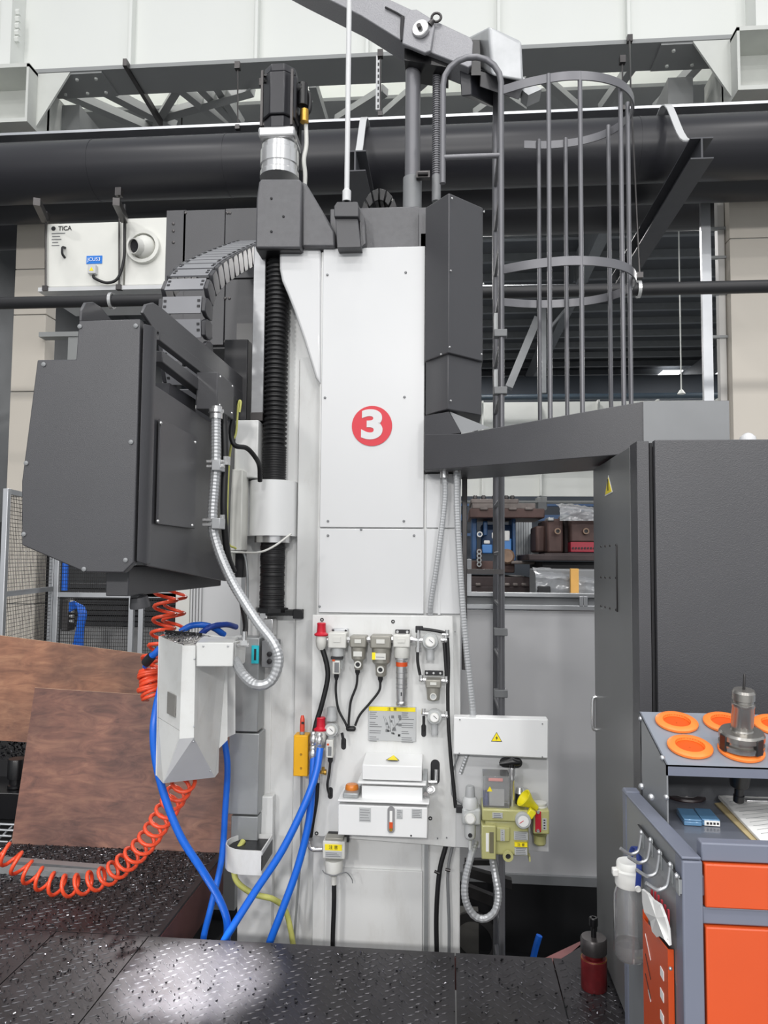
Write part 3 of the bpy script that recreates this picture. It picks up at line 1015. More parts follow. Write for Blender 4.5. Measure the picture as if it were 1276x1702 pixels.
# ---------------------------------------------------------------- column top: grey block, post, rod
tb = thing('top_cover', 'dark grey sheet cover on top of the column', 'cover', P(640, 412, 3.6))
G().box(P(548, 380, 3.56).x, P(697, 380, 3.56).x, 3.56, 4.58, zt + .001, P(640, 344, 3.56).z).obj('cover', GREYS, tb, bev=.006)
G().box(P(700, 400, 3.54).x, P(709, 400, 3.54).x, 3.5, 4.0, zt, P(640, 396, 3.54).z).obj('gap_seal', INK, tb)
hc = thing('cable_carrier', 'black cable carrier hump on top of the column cover', 'cable carrier', P(635, 344, 3.8))
for k in range(8):
    a0, a1 = R(180 - 22.5 * k), R(180 - 22.5 * (k + 1) + 3)
    q = P(633, 352, 3.85)
    q.z = P(640, 344, 3.56).z
    pts = []
    for rr in (.07, .105):
        for a in ((a0, a1) if rr < .08 else (a1, a0)):
            pts.append(V((q.x + rr * 1.0 * math.cos(a), 3.75, q.z + rr * 1.85 * math.sin(a))))
    G().prism(pts, (0, .18, 0)).obj('link', BLACKG, hc, bev=.004)
wp = thing('rod_post', 'dark grey post holding the white rod at the column front', 'post', P(583, 412, 3.42))
plate([(555, 342), (560, 335), (594, 335), (596, 342), (596, 360), (555, 360)], 3.40, .12).obj('head', GREY, wp, bev=.004)
plate([(557, 360), (594, 360), (600, 411), (560, 412)], 3.42, .08).obj('stem', GREY, wp, bev=.003)
plate([(596, 342), (605, 360), (607, 404), (600, 410)], 3.46, .14).obj('side_plate', GREYS, wp)
wr = thing('white_rod', 'long thin white rod rising from the grey post above the column', 'rod', P(576, 334, 3.45))
a, b = P(576, 335, 3.45), P(581, -60, 3.45)
G().cyl(a, b, .0125, n=16).obj('rod', WHITE, wr)
G().lathe(a, b - a, [(.021, 0), (.021, .05), (.013, .06)], 16).obj('socket', WHITE, wr)

# ---------------------------------------------------------------- right grey V-front cover
cv = thing('side_cover', 'tall dark grey V-fronted sheet cover at the column right', 'cover', P(750, 690, 3.4))


def vcover(tl, tr_, tm, bl, bm_, br, yl, ym, yr, dep, name, m=GREY):
    f = [P(*bl, yl), P(*bm_, ym), P(*br, yr)]
    t_ = [P(*tl, yl), P(*tm, ym), P(*tr_, yr)]
    zb0, ztm = f[0].z, t_[0].z
    bot = [V((p.x, p.y, zb0)) for p in f] + [V((f[2].x, dep, zb0)), V((f[0].x, dep, zb0))]
    top = [V((p.x, p.y, ztm)) for p in f] + [V((f[2].x, dep, ztm)), V((f[0].x, dep, ztm))]
    return G().hexa(bot, top).obj(name, m, cv, bev=.004)


vcover((706, 345), (806, 350), (750, 318), (706, 600), (745, 590), (802, 601), 3.45, 3.315, 3.47, 3.95, 'upper_cover')
vcover((707, 600), (802, 602), (745, 590), (707, 690), (744, 683), (800, 692), 3.47, 3.335, 3.49, 3.93, 'lower_cover')
fx = []
for px, py, yy in ((751, 330, 3.315), (804, 352, 3.47), (749, 450, 3.32), (803, 472, 3.47), (747, 577, 3.32), (800, 589, 3.47), (749, 666, 3.34), (795, 676, 3.49), (733, 589, 3.36)):
    q = P(px, py, yy - .005)
    G().sphere(q, .005, 8).obj('screw', STEEL, cv)
G().box(P(696, 380, 3.5).x, P(708, 380, 3.5).x, 3.5, 3.9, P(700, 412, 3.5).z, P(700, 345, 3.5).z).obj('side_flange', GREYS, cv)

# ---------------------------------------------------------------- grey arm to the electrical cabinet
ar = thing('cable_bridge', 'dark grey sheet metal cable bridge joining column and cabinet', 'arm', (.3, 3.2, 2.0))
ab = [(-.115, 3.40), (.05, 3.30), (.725, 2.86), (1.03, 2.86), (1.03, 3.25), (.9, 3.25), (.1, 3.78), (-.115, 3.78)]
z0 = 2.005
tops = [2.17, 2.155, 2.2, 2.2, 2.2, 2.2, 2.155, 2.17]
G().hexa([V((x, y, z0)) for x, y in ab], [V((x, y, z)) for (x, y), z in zip(ab, tops)]).obj('channel_body', GREY, ar, bev=.003)
p0, p1 = V((-.115, 3.40, 2.16)), V((.035, 3.315, 2.16))
G().hexa([(-.115, 3.401, 2.16), (.05, 3.305, 2.16), (.05, 3.5, 2.16), (-.115, 3.5, 2.16)], [(-.115, 3.401, 2.255), (-.005, 3.342, 2.262), (-.005, 3.5, 2.262), (-.115, 3.5, 2.255)]).obj('end_box', GREY, ar)
G().hexa([(.0, 3.36, 2.262), (.052, 3.306, 2.157), (.17, 3.28, 2.176), (.02, 3.5, 2.262)], [(.0, 3.365, 2.266), (.052, 3.311, 2.161), (.17, 3.285, 2.18), (.02, 3.505, 2.266)]).obj('sloped_sheet', GREYL, ar, label='lighter sloped sheet')
G().box(.72, 1.03, 2.857, 2.862, 2.006, 2.198).obj('end_plate', GREYL, ar, label='lighter grey end plate')
pt = [P(738, 783, 3.45), P(739, 830, 3.45), P(727, 930, 3.45), P(716, 1000, 3.46), P(715, 1022, 3.47)]
flexible('steel_conduit', 'left metal conduit dropping from the arm to the pneumatic panel', pt, .0125, CONDUIT)
pt = [P(759, 785, 3.42), P(760, 860, 3.42), P(768, 1000, 3.42), P(778, 1110, 3.42), P(786, 1190, 3.42), P(784, 1230, 3.44), P(765, 1285, 3.44)]
flexible('steel_conduit', 'right metal conduit dropping from the arm behind the white junction box', pt, .0145, CONDUIT)
for x, y in ((738, 787), (759, 787)):
    q = P(x, y, 3.43)
    tag(G().cyl(q + V((0, 0, -.02)), q + V((0, 0, .03)), .019, n=12).obj('conduit_gland', STEEL), f'steel conduit gland under the arm, {"above the left conduit" if x < 750 else "above the right conduit"}', 'gland')
a, b = P(768, 783, 3.7), P(776, 1010, 3.7)
tag(G().box(a.x, b.x - .0, 3.7, 3.76, b.z - .3, 2.02).obj('dark_post', STEELD, bev=.003), 'dark square post beside the conduits under the arm', 'post')

# ---------------------------------------------------------------- caged ladder
ld = thing('caged_ladder', 'grey tubular steel ladder with round safety cage', 'ladder', (.272, 4.25, -1))
LXX = .272
RR = .0165
zt1 = 4.21
ax = P(736, 150, 4.0).x
arch = [V((LXX, 4.0, zt1))] + [V(((LXX + ax) / 2 + (LXX - ax) / 2 * math.cos(R(a)), 4.0, zt1 + .0 + .155 * math.sin(R(a)))) for a in range(20, 161, 20)] + [V((ax, 4.0, zt1))]
G().tube([V((LXX, 4.0, -1)), V((LXX, 4.0, zt1 - .1))] + arch + [V((ax, 4.0, P(735, 305, 4).z))], RR, 12).obj('rail', RAILG, ld, smooth=60, label='front rail bent into a grab arch')
a = P(735, 262, 4)
G().cyl((ax, 4, a.z), (LXX, 4, a.z), RR * .9, n=10).obj('grab_bar', RAILG, ld, smooth=60)
zt2 = P(850, 228, 4.5).z
G().tube(spl([V((LXX, 4.5, -1)), V((LXX, 4.5, zt2 - .04)), V((LXX, 4.52, zt2)), V((LXX, 4.56, zt2 - .04)), V((LXX, 4.57, 3.2))], 5), RR, 12).obj('rail', RAILG, ld, smooth=60, label='rear rail')
z = -.6
while z < 4.0:
    G().cyl((LXX, 4.0, z), (LXX, 4.5, z), .013, n=8).obj('rung', RAILG, ld, smooth=60)
    z += .28
for py in (950,):
    q = P(800, py, 3.95)
    G().bx((.16, 3.97, q.z), (.24, .04, .025)).obj('wall_bracket', STEELD, ld)
for py in (555, 650, 1050, 1152):
    q = P(829, py, 4.0)
    G().box(LXX - .04, LXX + .03, 3.975, 4.03, q.z - .02, q.z + .02).obj('rail_clamp', GREYL, ld, bev=.004)
for py in (535, 575, 630, 670):
    q = P(829, py, 4.0)
    G().box(LXX - .035, LXX + .012, 4.03, 4.1, q.z - .06, q.z + .06).obj('hinge_plate', DUCTG, ld) if py in (555, 535, 650, 630) else None


def hoop(z, full=True):
    pts = [(LXX, 4.0), (.43, 3.935), (.62, 3.90), (.80, 3.93), (.94, 4.02), (1.02, 4.17), (1.015, 4.33), (.93, 4.46), (.78, 4.54), (.6, 4.565), (.45, 4.55)] + ([(LXX, 4.5)] if full else [])
    return spl([V((x, y, z)) for x, y in pts], 6)


ztop = P(905, 132, 3.92).z
HZ = [ztop, P(965, 433, 3.9).z, 2.26]
for i, z in enumerate(HZ):
    G().strip(hoop(z, i != 0), (0, 0, 1), .048, .008).obj('hoop', RAILG, ld, smooth=50)
for px, py, yy in ((913, 140, 3.915), (966, 125, 3.91), (1034, 170, 4.02), (1046, 175, 4.2), (1013, 205, 4.42), (941, 230, 4.54), (896, 228, 4.545)):
    q = P(px, 450, yy)
    G().cyl((q.x, yy, 2.24), (q.x, yy, ztop + .024), .0125, n=10).obj('cage_bar', RAILG, ld, smooth=60)

# ---------------------------------------------------------------- jib post and arm above the column
jp = thing('jib_hoist', 'grey jib arm on a round post above the column', 'jib', P(685, 345, 4.36))
q = P(685, 330, 4.36)
G().cyl((q.x, 4.36, P(685, 345, 4.36).z - .1), (q.x, 4.36, P(685, 72, 4.36).z), .046, n=28).obj('post', RAILG, jp, smooth=60)
G().cyl((q.x, 4.36, P(685, 345, 4.36).z - .1), (q.x, 4.36, P(685, 297, 4.36).z), .056, n=28).obj('post_collar', GREYL, jp, smooth=60)
q = P(725, 300, 4.36)
pr = []
z0_, z1_ = P(725, 293, 4.36).z, P(725, 100, 4.36).z
for k in range(52):
    z = z0_ + (z1_ - z0_) * k / 52
    pr += [(.026, z), (.026, z + (z1_ - z0_) / 104), (.021, z + (z1_ - z0_) / 104 + .0005), (.021, z + (z1_ - z0_) / 52 - .0005)]
G().lathe((q.x, 4.36, 0), (0, 0, 1), pr, 16).obj('corrugated_sleeve', RAILG, jp, smooth=20)
G().cyl((q.x, 4.36, P(725, 335, 4.36).z), (q.x, 4.36, z0_), .027, n=16).obj('cylinder', GREYL, jp)
G().cyl((q.x, 4.36, z1_), (q.x, 4.36, z1_ + .04), .036, n=6).obj('hex_nut', STEEL, jp)
q2 = P(703, 292, 4.3)
G().bx(q2, (.08, .04, .04)).cyl(q2 + V((-.03, -.03, 0)), q2 + V((.03, -.03, 0)), .012, n=8).obj('pin_bracket', STEELD, jp)
plate([(470, -80), (510, -62), (650, 0), (782, 62), (786, 70), (784, 108), (778, 112), (751, 101), (669, 69), (600, 26), (500, -24), (470, -40)], 4.22, .19).obj('arm_beam', JIBG, jp, bev=.005)
G().prism(poly([(672, 80), (745, 100), (745, 112), (672, 100)], 4.26), (0, .2, 0)).obj('arm_foot', BLACKG, jp)
plate([(672, 30), (680, 16), (692, 15), (716, 30), (722, 44), (716, 84), (706, 88), (668, 72)], 4.19, .03).obj('pivot_plate', JIBG, jp, bev=.006)
q = P(700, 50, 4.185)
G().lathe(q, (-.35, -1, 0), [(.05, 0), (.05, .02), (.045, .024)], 28).obj('pivot_disc', STEEL, jp)
G().lathe(q, (-.35, -1, 0), [(.014, .02), (.014, .045)], 8).obj('pivot_bolt', STEELD, jp)
q = P(725, 29, 4.19)
G().tube([q + V((.027 * math.cos(R(a)), -.006 * math.sin(R(a)), .022 * math.sin(R(a)))) for a in range(0, 360, 20)], .0075, 8, True).tube([q + V((-.018, 0, -.016)), q + V((-.04, .0, -.045))], [.012, .02], 10).obj('lifting_eye', STEELD, jp, smooth=60)
G().tube([P(640, 12, 4.21), P(660, 22, 4.21), P(668, 27, 4.21)], .006, 6).tube([P(669, 28, 4.205), P(668, 50, 4.205), P(669, 68, 4.205)], .012, 8).obj('arm_seal', INK, jp)
cwm = mat('galvanised_cover', (176, 178, 180), .38, .3, var=.1, scale=9)
cw = thing('drive_cover', 'galvanised box cover on the arm end, beyond the grab arch', 'cover', P(835, 140, 4.28))
F_ = [P(817, 126, 4.2), P(871, 136, 4.2), P(868, 70, 4.2), P(812, 42, 4.2)]
B_ = [P(779, 105, 4.55), P(842, 133, 4.55), P(836, 55, 4.55), P(776, 62, 4.55)]
G().hexa(F_, B_).obj('cover', cwm, cw, bev=.018, seg=3)
G().hexa([P(783, 66, 4.24), P(797, 66, 4.24), P(799, 125, 4.24), P(783, 125, 4.24)], [P(783, 66, 4.4), P(797, 66, 4.4), P(799, 125, 4.4), P(783, 125, 4.4)]).obj('bracket', BLACKG, cw)
G().hexa([P(763, 112, 4.28), P(782, 108, 4.28), P(784, 158, 4.28), P(766, 160, 4.28)], [P(822, 130, 4.6), P(835, 130, 4.6), P(834, 184, 4.6), P(816, 178, 4.6)]).obj('lower_housing', mat('housing_black', (40, 41, 46), .4), cw, bev=.006)
G().hexa([P(797, 118, 4.3), P(872, 138, 4.3), P(862, 166, 4.3), P(797, 144, 4.3)], [P(797, 118, 4.55), P(872, 138, 4.55), P(862, 166, 4.55), P(797, 144, 4.55)]).obj('under_plate', GREY, cw, bev=.004)
G().prism([P(869, 128, 4.36), P(900, 148, 4.36), P(878, 158, 4.36), P(868, 150, 4.36)], (0, .12, .0)).obj('side_ear', cwm, cw)

# ================================================================ HEADSTOCK, LEFT
hs = thing('headstock', 'large dark grey sheet metal headstock left of the column', 'headstock', (-1.2, 2.9, 1.6))
HY, HX = 2.40, -1.006
end = [(131, 533), (233, 530), (222, 935), (205, 952), (140, 951), (36, 906), (36, 800), (62, 598), (126, 597)]
plate(end, HY, .035).obj('end_cover', GREY, hs, bev=.004)
xe = P(233, 700, HY).x
z0, z1 = PX(222, 938, HX).z, P(248, 537, HY).z
G().hexa([(xe, HY + .003, z0 + .01), (HX, HY + .03, z0), (HX, HY + .07, z0), (xe, HY + .07, z0)], [(xe, HY + .003, z1), (HX, HY + .03, z1), (HX, HY + .07, z1), (xe, HY + .07, z1)]).obj('corner_strip', GREY, hs, bev=.002)
xlft = P(62, 800, HY).x


def side(pxs, x, th):
    return G().prism([PX(a, b, x) for a, b in pxs], (th, 0, 0))


side([(252, 640), (385, 728), (372, 966), (238, 940)], HX - .02, .012).obj('side_panel', GREY, hs, bev=.002)
side([(263, 696), (325, 727), (320, 879), (258, 871)], HX - .002, .01).obj('inspection_plate', GREY, hs, bev=.002)
for a, b in ((267, 703), (324, 735), (319, 873), (262, 866)):
    q = PX(a, b, HX + .009)
    G().sphere(q, .006, 8).obj('screw', STEEL, hs)
screws([(133, 543), (226, 542), (73, 606), (218, 735), (44, 770), (40, 888), (209, 931), (140, 946)], HY, .008, hs, GREYL)
side([(232, 520), (238, 506), (250, 503), (264, 512), (415, 640), (415, 668), (250, 547)], HX - .03, .012).obj('guard_fin', GREY, hs, bev=.003, label='long guard fin with rounded nose')
xf = P(131, 520, HY + .03).x
yb_ = HY + .05
side([(131, 534), (131, 516), (138, 503), (150, 502), (164, 511), (182, 534)], xf, .012).obj('guard_fin', GREY, hs, bev=.003, label='short guard fin with rounded nose')
side([(252, 583), (350, 655), (350, 676), (252, 602)], HX - .05, .04).obj('side_rail', GREY, hs, bev=.003)
side([(252, 548), (415, 668), (415, 690), (252, 566)], HX - .045, .03).obj('side_rail', GREY, hs, bev=.003)
G().box(xlft + .03, HX - .02, HY + .035, 3.66, P(100, 905, HY).z + .01, PX(252, 640, HX).z - .05).obj('ram_body', mat('ram_dark', (58, 58, 62), .45, var=.1), hs)
G().box(xlft + .03, xlft + .05, HY + .035, 3.7, PX(252, 640, HX).z - .1, P(62, 600, HY).z).obj('far_side', GREY, hs)
G().box(xf, HX - .06, 2.75, 3.05, z1 - .22, z1 - .12).obj('top_plate', mat('top_plate_grey', (70, 70, 74), .5), hs)  # plain dark grey, close to the headstock paint
# lower skirt
sk = [(206, 953), (213, 957), (213, 992), (176, 990), (176, 955)]
yk = HY + .1
x0, x1 = P(176, 960, yk).x, P(214, 960, yk).x
zk0, zk1 = P(200, 991, yk).z, P(200, 950, yk).z
G().hexa([(x0, yk, zk0), (x1, yk, zk0), (x1, 3.55, zk0), (x0, 3.55, zk0)], [(x0, yk, zk1 + .02), (x1, yk, zk1 + .02), (x1, 3.55, zk1 + .02), (x0, 3.55, zk1 + .02)]).obj('skirt', GREY, hs, bev=.004)
# conduit box on the side
a, b = P(322, 622, 2.95), P(364, 678, 2.95)
HB = thing('connection_box', 'dark grey connection box on the headstock side above the conduit', 'box', P(350, 680, 2.95))
x0, x1 = HX - .02, PX(388, 650, HX + .075).x
y0 = (P(364, 650, 2.95)).y
xb = P(364, 650, 2.95).x
G().box(HX - .018, xb, 2.93, 3.16, P(364, 680, 2.93).z, P(364, 618, 2.93).z).obj('box_body', GREY, HB, bev=.004)
for py in (625, 672):
    q = P(365, py, 2.95)
    G().sphere((xb, 2.96, q.z), .005, 8).obj('screw', STEEL, HB)
    G().sphere((xb, 3.13, q.z), .005, 8).obj('screw', STEEL, HB)
# right gap shadow: column side guide carriage behind
cr = thing('carriage', 'black carriage between headstock and column guide', 'carriage', (-1.0, 3.7, 1.6))
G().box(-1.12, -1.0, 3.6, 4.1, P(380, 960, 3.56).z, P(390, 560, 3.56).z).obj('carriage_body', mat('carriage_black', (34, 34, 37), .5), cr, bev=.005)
G().box(P(386, 740, 3.5).x, P(391, 740, 3.5).x, 3.5, 3.54, P(390, 955, 3.5).z, P(390, 740, 3.5).z).obj('edge_strip', IVORY, cr)
a = P(372, 990, 3.2)

# drag chain
XL, XR = -1.262, -1.05
path = spl([V((0, 4.25, 3.42)), V((0, 4.0, 3.29)), V((0, 3.55, 3.04)), V((0, 3.28, 2.87)), V((0, 3.16, 2.74)), V((0, 3.15, 2.6)), V((0, 3.2, 2.42)), V((0, 3.34, 2.27)), V((0, 3.55, 2.17))], 14)
ln = [0]
for i in range(1, len(path)):
    ln.append(ln[-1] + (path[i] - path[i - 1]).length)


def at_len(s):
    for i in range(1, len(path)):
        if ln[i] >= s:
            return path[i - 1].lerp(path[i], (s - ln[i - 1]) / (ln[i] - ln[i - 1]))
    return path[-1]


dc = thing('drag_chain', 'black drag chain curving down behind the headstock', 'drag chain', (-1.15, 3.5, 2.2))
cm = mat('chain_plastic', (46, 46, 50), .4, var=.05)
cmb = mat('chain_bar', (120, 121, 125), .4, var=.05)
pitch = .092
s = .02
while s + pitch < ln[-1]:
    a, b = at_len(s), at_len(s + pitch - .006)
    t = (b - a).normalized()
    nrm = V((0, -t.z, t.y))
    if nrm.z < 0 and t.z > -.95 and nrm.y > 0:
        nrm = -nrm
    if nrm.y > .0:
        nrm = -nrm
    h_ = .05
    L_ = thing_link = None
    sides = []
    for x0, x1 in ((XL, XL + .02), (XR - .02, XR)):
        c_ = (a + b) / 2
        p = [a + nrm * h_ , b + nrm * h_, b - nrm * h_, a - nrm * h_]
        e_ = t * .012
        p = [a + nrm * h_ + e_, b + nrm * h_ - e_, b + nrm * h_ * .4, b - nrm * h_ * .4, b - nrm * h_ - e_, a - nrm * h_ + e_, a - nrm * h_ * .4, a + nrm * h_ * .4]
        sides.append(G().prism([V((x0, q.y, q.z)) for q in p], (x1 - x0, 0, 0)))
    a1, b1 = a.lerp(b, .06), a.lerp(b, .97)
    lk = G().hexa([V((XL + .02, a1.y, a1.z)) + nrm * .044, V((XR - .02, a1.y, a1.z)) + nrm * .044, V((XR - .02, b1.y, b1.z)) + nrm * .044, V((XL + .02, b1.y, b1.z)) + nrm * .044],
             [V((XL + .02, a1.y, a1.z)) + nrm * .052, V((XR - .02, a1.y, a1.z)) + nrm * .052, V((XR - .02, b1.y, b1.z)) + nrm * .052, V((XL + .02, b1.y, b1.z)) + nrm * .052]).obj('link', cmb, dc)
    for g_ in sides:
        g_.obj('side_plate', cm, lk, bev=.003, seg=1)
    for xx in (XL + .028, XR - .034):
        for f_ in (.3, .6):
            cpt = a.lerp(b, f_) + nrm * .053
            G().bx((xx + .003, cpt.y, cpt.z), (.012, .01, .004), V((0, 1, 0)).rotation_difference(t).to_matrix()).obj('slot', INK, lk, smooth=0)
    s += pitch

# grey enclosure behind the chain
en = thing('drive_enclosure', 'dark grey sheet enclosure behind the drag chain', 'enclosure', P(350, 575, 4.3))
EYY = 4.35
for x0, x1, y0, y1 in ((276, 303, 349, 640), (304, 372, 349, 462), (374, 440, 346, 462), (304, 372, 464, 574), (374, 440, 464, 574)):
    a, b = P(x0, y0, EYY), P(x1, y1, EYY)
    G().box(a.x + .003, b.x - .003, EYY, EYY + .03, b.z + .003, a.z - .003).obj('sheet_panel', GREY, en, bev=.003)
a, b = P(277, 350, EYY), P(440, 576, EYY)
G().box(a.x + .01, b.x, EYY + .03, EYY + .6, b.z, a.z - .01).obj('case', GREY, en)
screws([(308, 354), (382, 354), (378, 354), (288, 372), (288, 384), (288, 403), (374, 496), (381, 496), (374, 568), (380, 568), (398, 568)], EYY, .009, en, STEELD)
q = P(412, 560, EYY - .05)
tag(G().box(q.x - .04, q.x + .2, EYY - .15, EYY + .3, q.z - .32, q.z + .05).obj('slide_block', BLACKG), 'black slide block hidden between enclosure and guide rail', 'block')
# ================================================================ HANGING CHUTE AND CONDUIT
ch = thing('coolant_chute', 'white faceted sheet metal chute hanging below the headstock, top full of chips', 'chute', P(300, 1300, 3.0))
CHW = mat('chute_white', (222, 223, 221), .34, var=.02, dirt=(196, 192, 184), dirtamt=.4, dscale=9, coat=.15)
A, B, C, D_ = P(265, 1058, 3.08), P(303, 1073, 2.95), P(325, 1073, 2.95), P(378, 1066, 3.25)
b_, c_, a_, t_ = P(298, 1228, 2.95), P(322, 1226, 2.95), P(260, 1289, 3.1), P(271, 1302, 3.03)
d_, d2, d3, e_ = P(378, 1230, 3.25), P(364, 1244, 3.24), P(363, 1284, 3.24), P(357, 1292, 3.2)
Ab, Db = A + V((.03, .25, 0)), D_ + V((0, .12, 0))


def sheet(name, q, m=CHW, th=.004, par=None):
    n = (q[1] - q[0]).cross(q[2] - q[0]).normalized()
    if n.y < 0:
        n = -n
    return G().hexa(q, [p + n * th for p in q]).obj(name, m, par or ch, smooth=0)


mid1, mid2 = P(263, 1192, 3.09), P(300, 1215, 2.95)
sheet('side_sheet', [A, B, mid2, mid1])
sheet('side_sheet', [mid1 + V((0, 0, -.002)), mid2 + V((0, 0, -.002)), b_, t_, a_])
sheet('nose_sheet', [B, C, c_, b_])
sheet('right_sheet', [C, D_, d_, d2, d3, e_, c_])
sheet('bottom_sheet', [b_, c_, e_, t_], GREYL, label=None) if False else sheet('bottom_sheet', [b_, c_, e_, t_], mat('chute_white_shade', (205, 206, 208), .4, var=.03))  # down-facing facet, its shade put into a greyer white
sheet('rear_sheet', [Ab, Db, d_ + V((0, .12, 0)), a_ + V((0, .2, 0))], CHW)
sheet('rear_sheet', [A, Ab, a_ + V((0, .2, 0)), a_], CHW)
q = [P(280, 1149, 3.017), P(293, 1156, 2.977), P(292, 1192, 2.977), P(279, 1185, 3.017)]
sheet('rating_plate', [p + V((-.003, -.005, 0)) for p in q], mat('plate_grey', (150, 148, 144), .4, .3), .003)
for p in (P(322, 1232, 2.96), P(350, 1281, 3.15), P(324, 1095, 2.945), P(323, 1207, 2.945)):
    G().sphere(p + V((0, -.005, 0)), .004, 8).obj('screw', ALU, ch)
# chips heaped in the mouth of the chute
mouth = [A.lerp(B, .04), B, C, D_, Db, Ab]
zc = B.z - .01
G().hexa([V((p.x, p.y + .005, zc - .05)) for p in mouth], [V((p.x, p.y + .005, p.z - .006)) for p in mouth]).obj('chip_bed', mat('pale_chips', (190, 188, 184), .4, .5, var=.4, scale=90, bump=1, bscale=120), ch, kind='stuff')
g = G()
for k in range(260):
    u, v_ = random.random(), random.random()
    p = (A.lerp(B, u)).lerp(Ab.lerp(D_, u), v_ * .9)
    s_ = random.uniform(.003, .009)
    g.bx(p + V((0, 0, random.uniform(0, .012))), (s_, s_ * .5, s_ * .3), Matrix.Rotation(random.uniform(0, 6), 3, V((random.random(), random.random(), 1)).normalized()))
g.obj('chips', CHIP, ch, smooth=0, kind='stuff')
bd = [P(273, 1047, 3.15), P(340, 1054, 3.3), P(335, 1057, 3.25), P(280, 1056, 3.12)]
G().hexa([P(274, 1055, 3.14), P(336, 1058, 3.3), P(336, 1058, 3.34), P(274, 1055, 3.18)], [P(274, 1047, 3.14), P(336, 1052, 3.3), P(336, 1052, 3.34), P(274, 1047, 3.18)]).obj('wiper_brush', INK, ch)
# arm box that carries the chute
y_ = 2.93
G().hexa([P(326, 1108, y_), P(387, 1108, y_), P(392, 1095, 3.2), P(335, 1100, 3.2)], [P(326, 1068, y_), P(388, 1068, y_), P(396, 1058, 3.2), P(335, 1058, 3.2)]).obj('arm_box', CHW, ch, bev=.004)
G().hexa([P(389, 1108, 2.98), P(407, 1102, 3.1), P(407, 1102, 3.14), P(389, 1108, 3.02)], [P(390, 1066, 2.98), P(409, 1062, 3.1), P(409, 1062, 3.14), P(390, 1066, 3.02)]).obj('arm_end', CHW, ch, bev=.004)
for p in (P(338, 1074, y_), P(379, 1074, y_)):
    G().sphere(p + V((0, -.002, 0)), .004, 8).obj('screw', ALU, ch)
q = P(406, 1068, 3.0)
G().cyl(q, q + V((0, 0, .045)), .01, n=10).bx(q, (.03, .03, .02)).cyl(q + V((-.03, 0, -.01)), q + V((.02, 0, -.01)), .009, n=8).obj('elbow_fitting', CHROME, ch)
hose('hydraulic_hose', 'short black hose plugged into the elbow fitting of the white chute', [P(398, 985, 3.4), P(404, 1015, 3.2), P(408, 1040, 3.05), P(406, 1058, 3.0)], .011, BLACK)
flexible('steel_conduit', 'long shiny metal conduit looping from the headstock box to the white chute', [P(359, 688, 2.95), P(358, 780, 2.95), P(353, 860, 2.95), P(360, 905, 2.95), P(385, 965, 2.93), P(425, 1030, 2.9), P(455, 1070, 2.88), P(463, 1100, 2.88), P(450, 1132, 2.88), P(425, 1138, 2.88), P(403, 1120, 2.92), P(391, 1098, 3.0)], .0195, CONDUIT, .013)
q = P(359, 688, 2.95)
tag(G().lathe(q, (0, 0, 1), [(.026, -.02), (.026, .0), (.031, .005), (.031, .018), (.024, .02), (.024, .03)], 18).obj('conduit_gland', STEEL), 'steel gland joining the long conduit to the headstock box', 'gland')
for py, x0, x1 in ((772, 343, 372), (869, 336, 366)):
    t = thing('conduit_clamp', 'double steel conduit clamp at the ' + ('upper' if py < 800 else 'lower') + ' end of the long conduit', 'clamp', P(355, py, 2.95))
    for k in (-5, 3):
        a, b = P(x0, py + k, 2.93), P(x1, py + k + 3, 2.93)
        G().box(a.x, b.x, 2.925, 2.945, a.z - .006, a.z + .006).obj('band', STEEL, t, bev=.002)
    a, b = P(352, py - 8, 2.92), P(366, py + 10, 2.92)
    G().box(a.x, b.x, 2.915, 2.985, b.z, a.z).obj('saddle', CONDUIT, t, bev=.003)
    a = P(x1 + 5, py - 6, 3.0)
    G().bx(a, (.02, .03, .035)).obj('clamp_bolt', STEEL, t)
hose('black_cable', 'thick black cable along the headstock right edge', [P(372, 690, 3.0), P(374, 760, 3.0), P(372, 850, 3.0), P(378, 920, 3.05), P(388, 950, 3.1)], .014, BLACK, 'cable')
hose('black_cable', 'black cable curving from the headstock to the white nut housing', [P(389, 660, 3.2), P(388, 690, 3.2), P(384, 720, 3.2), P(390, 740, 3.2), P(410, 745, 3.25), P(424, 760, 3.3), P(431, 775, 3.36), P(432, 800, 3.4)], .011, BLACK, 'cable')
hose('thin_tube', 'thin yellow green earth wire looping beside the headstock box', [P(398, 685, 3.25), P(400, 668, 3.25), P(396, 672, 3.25), P(392, 720, 3.25), P(384, 740, 3.25), P(379, 800, 3.28), P(378, 895, 3.3), P(392, 912, 3.35)], .005, GREENY, 'wire')
hose('thin_tube', 'thin pale tube sagging below the white nut housing', [P(366, 905, 3.2), P(378, 916, 3.22), P(400, 918, 3.25), P(430, 918, 3.18), P(455, 908, 3.18), P(484, 887, 3.2)], .0045, PALE, 'tube')
hose('thin_tube', 'thin grey tube running down the column left of the lower bellows', [P(392, 913, 3.5), P(406, 922, 3.55), P(411, 960, 3.55), P(411, 1010, 3.55), P(410, 1060, 3.55)], .006, DUCTG, 'tube')
t = thing('switch_box', 'small grey switch box with two black buttons by the cable trough', 'switch', P(446, 1100, 3.5))
a, b = P(435, 1058, 3.5), P(458, 1110, 3.5)
G().box(a.x, b.x, 3.5, 3.6, b.z, a.z - .02).obj('box', GREYL, t, bev=.004)
for py in (1087, 1099):
    q = P(448, py, 3.5)
    G().lathe(q, (0, -1, 0), [(.012, 0), (.012, .008), (.009, .01)], 14).obj('button', INK, t)
wt = P(440, 1066, 3.49)
tag(G().box(P(394, 700, 3.55).x, P(432, 700, 3.55).x, 3.52, 3.64, P(410, 795, 3.55).z, P(410, 700, 3.55).z).obj('slide_cover', WHITED, bev=.005), 'small white cover box on the column, left of the feed screw', 'cover')
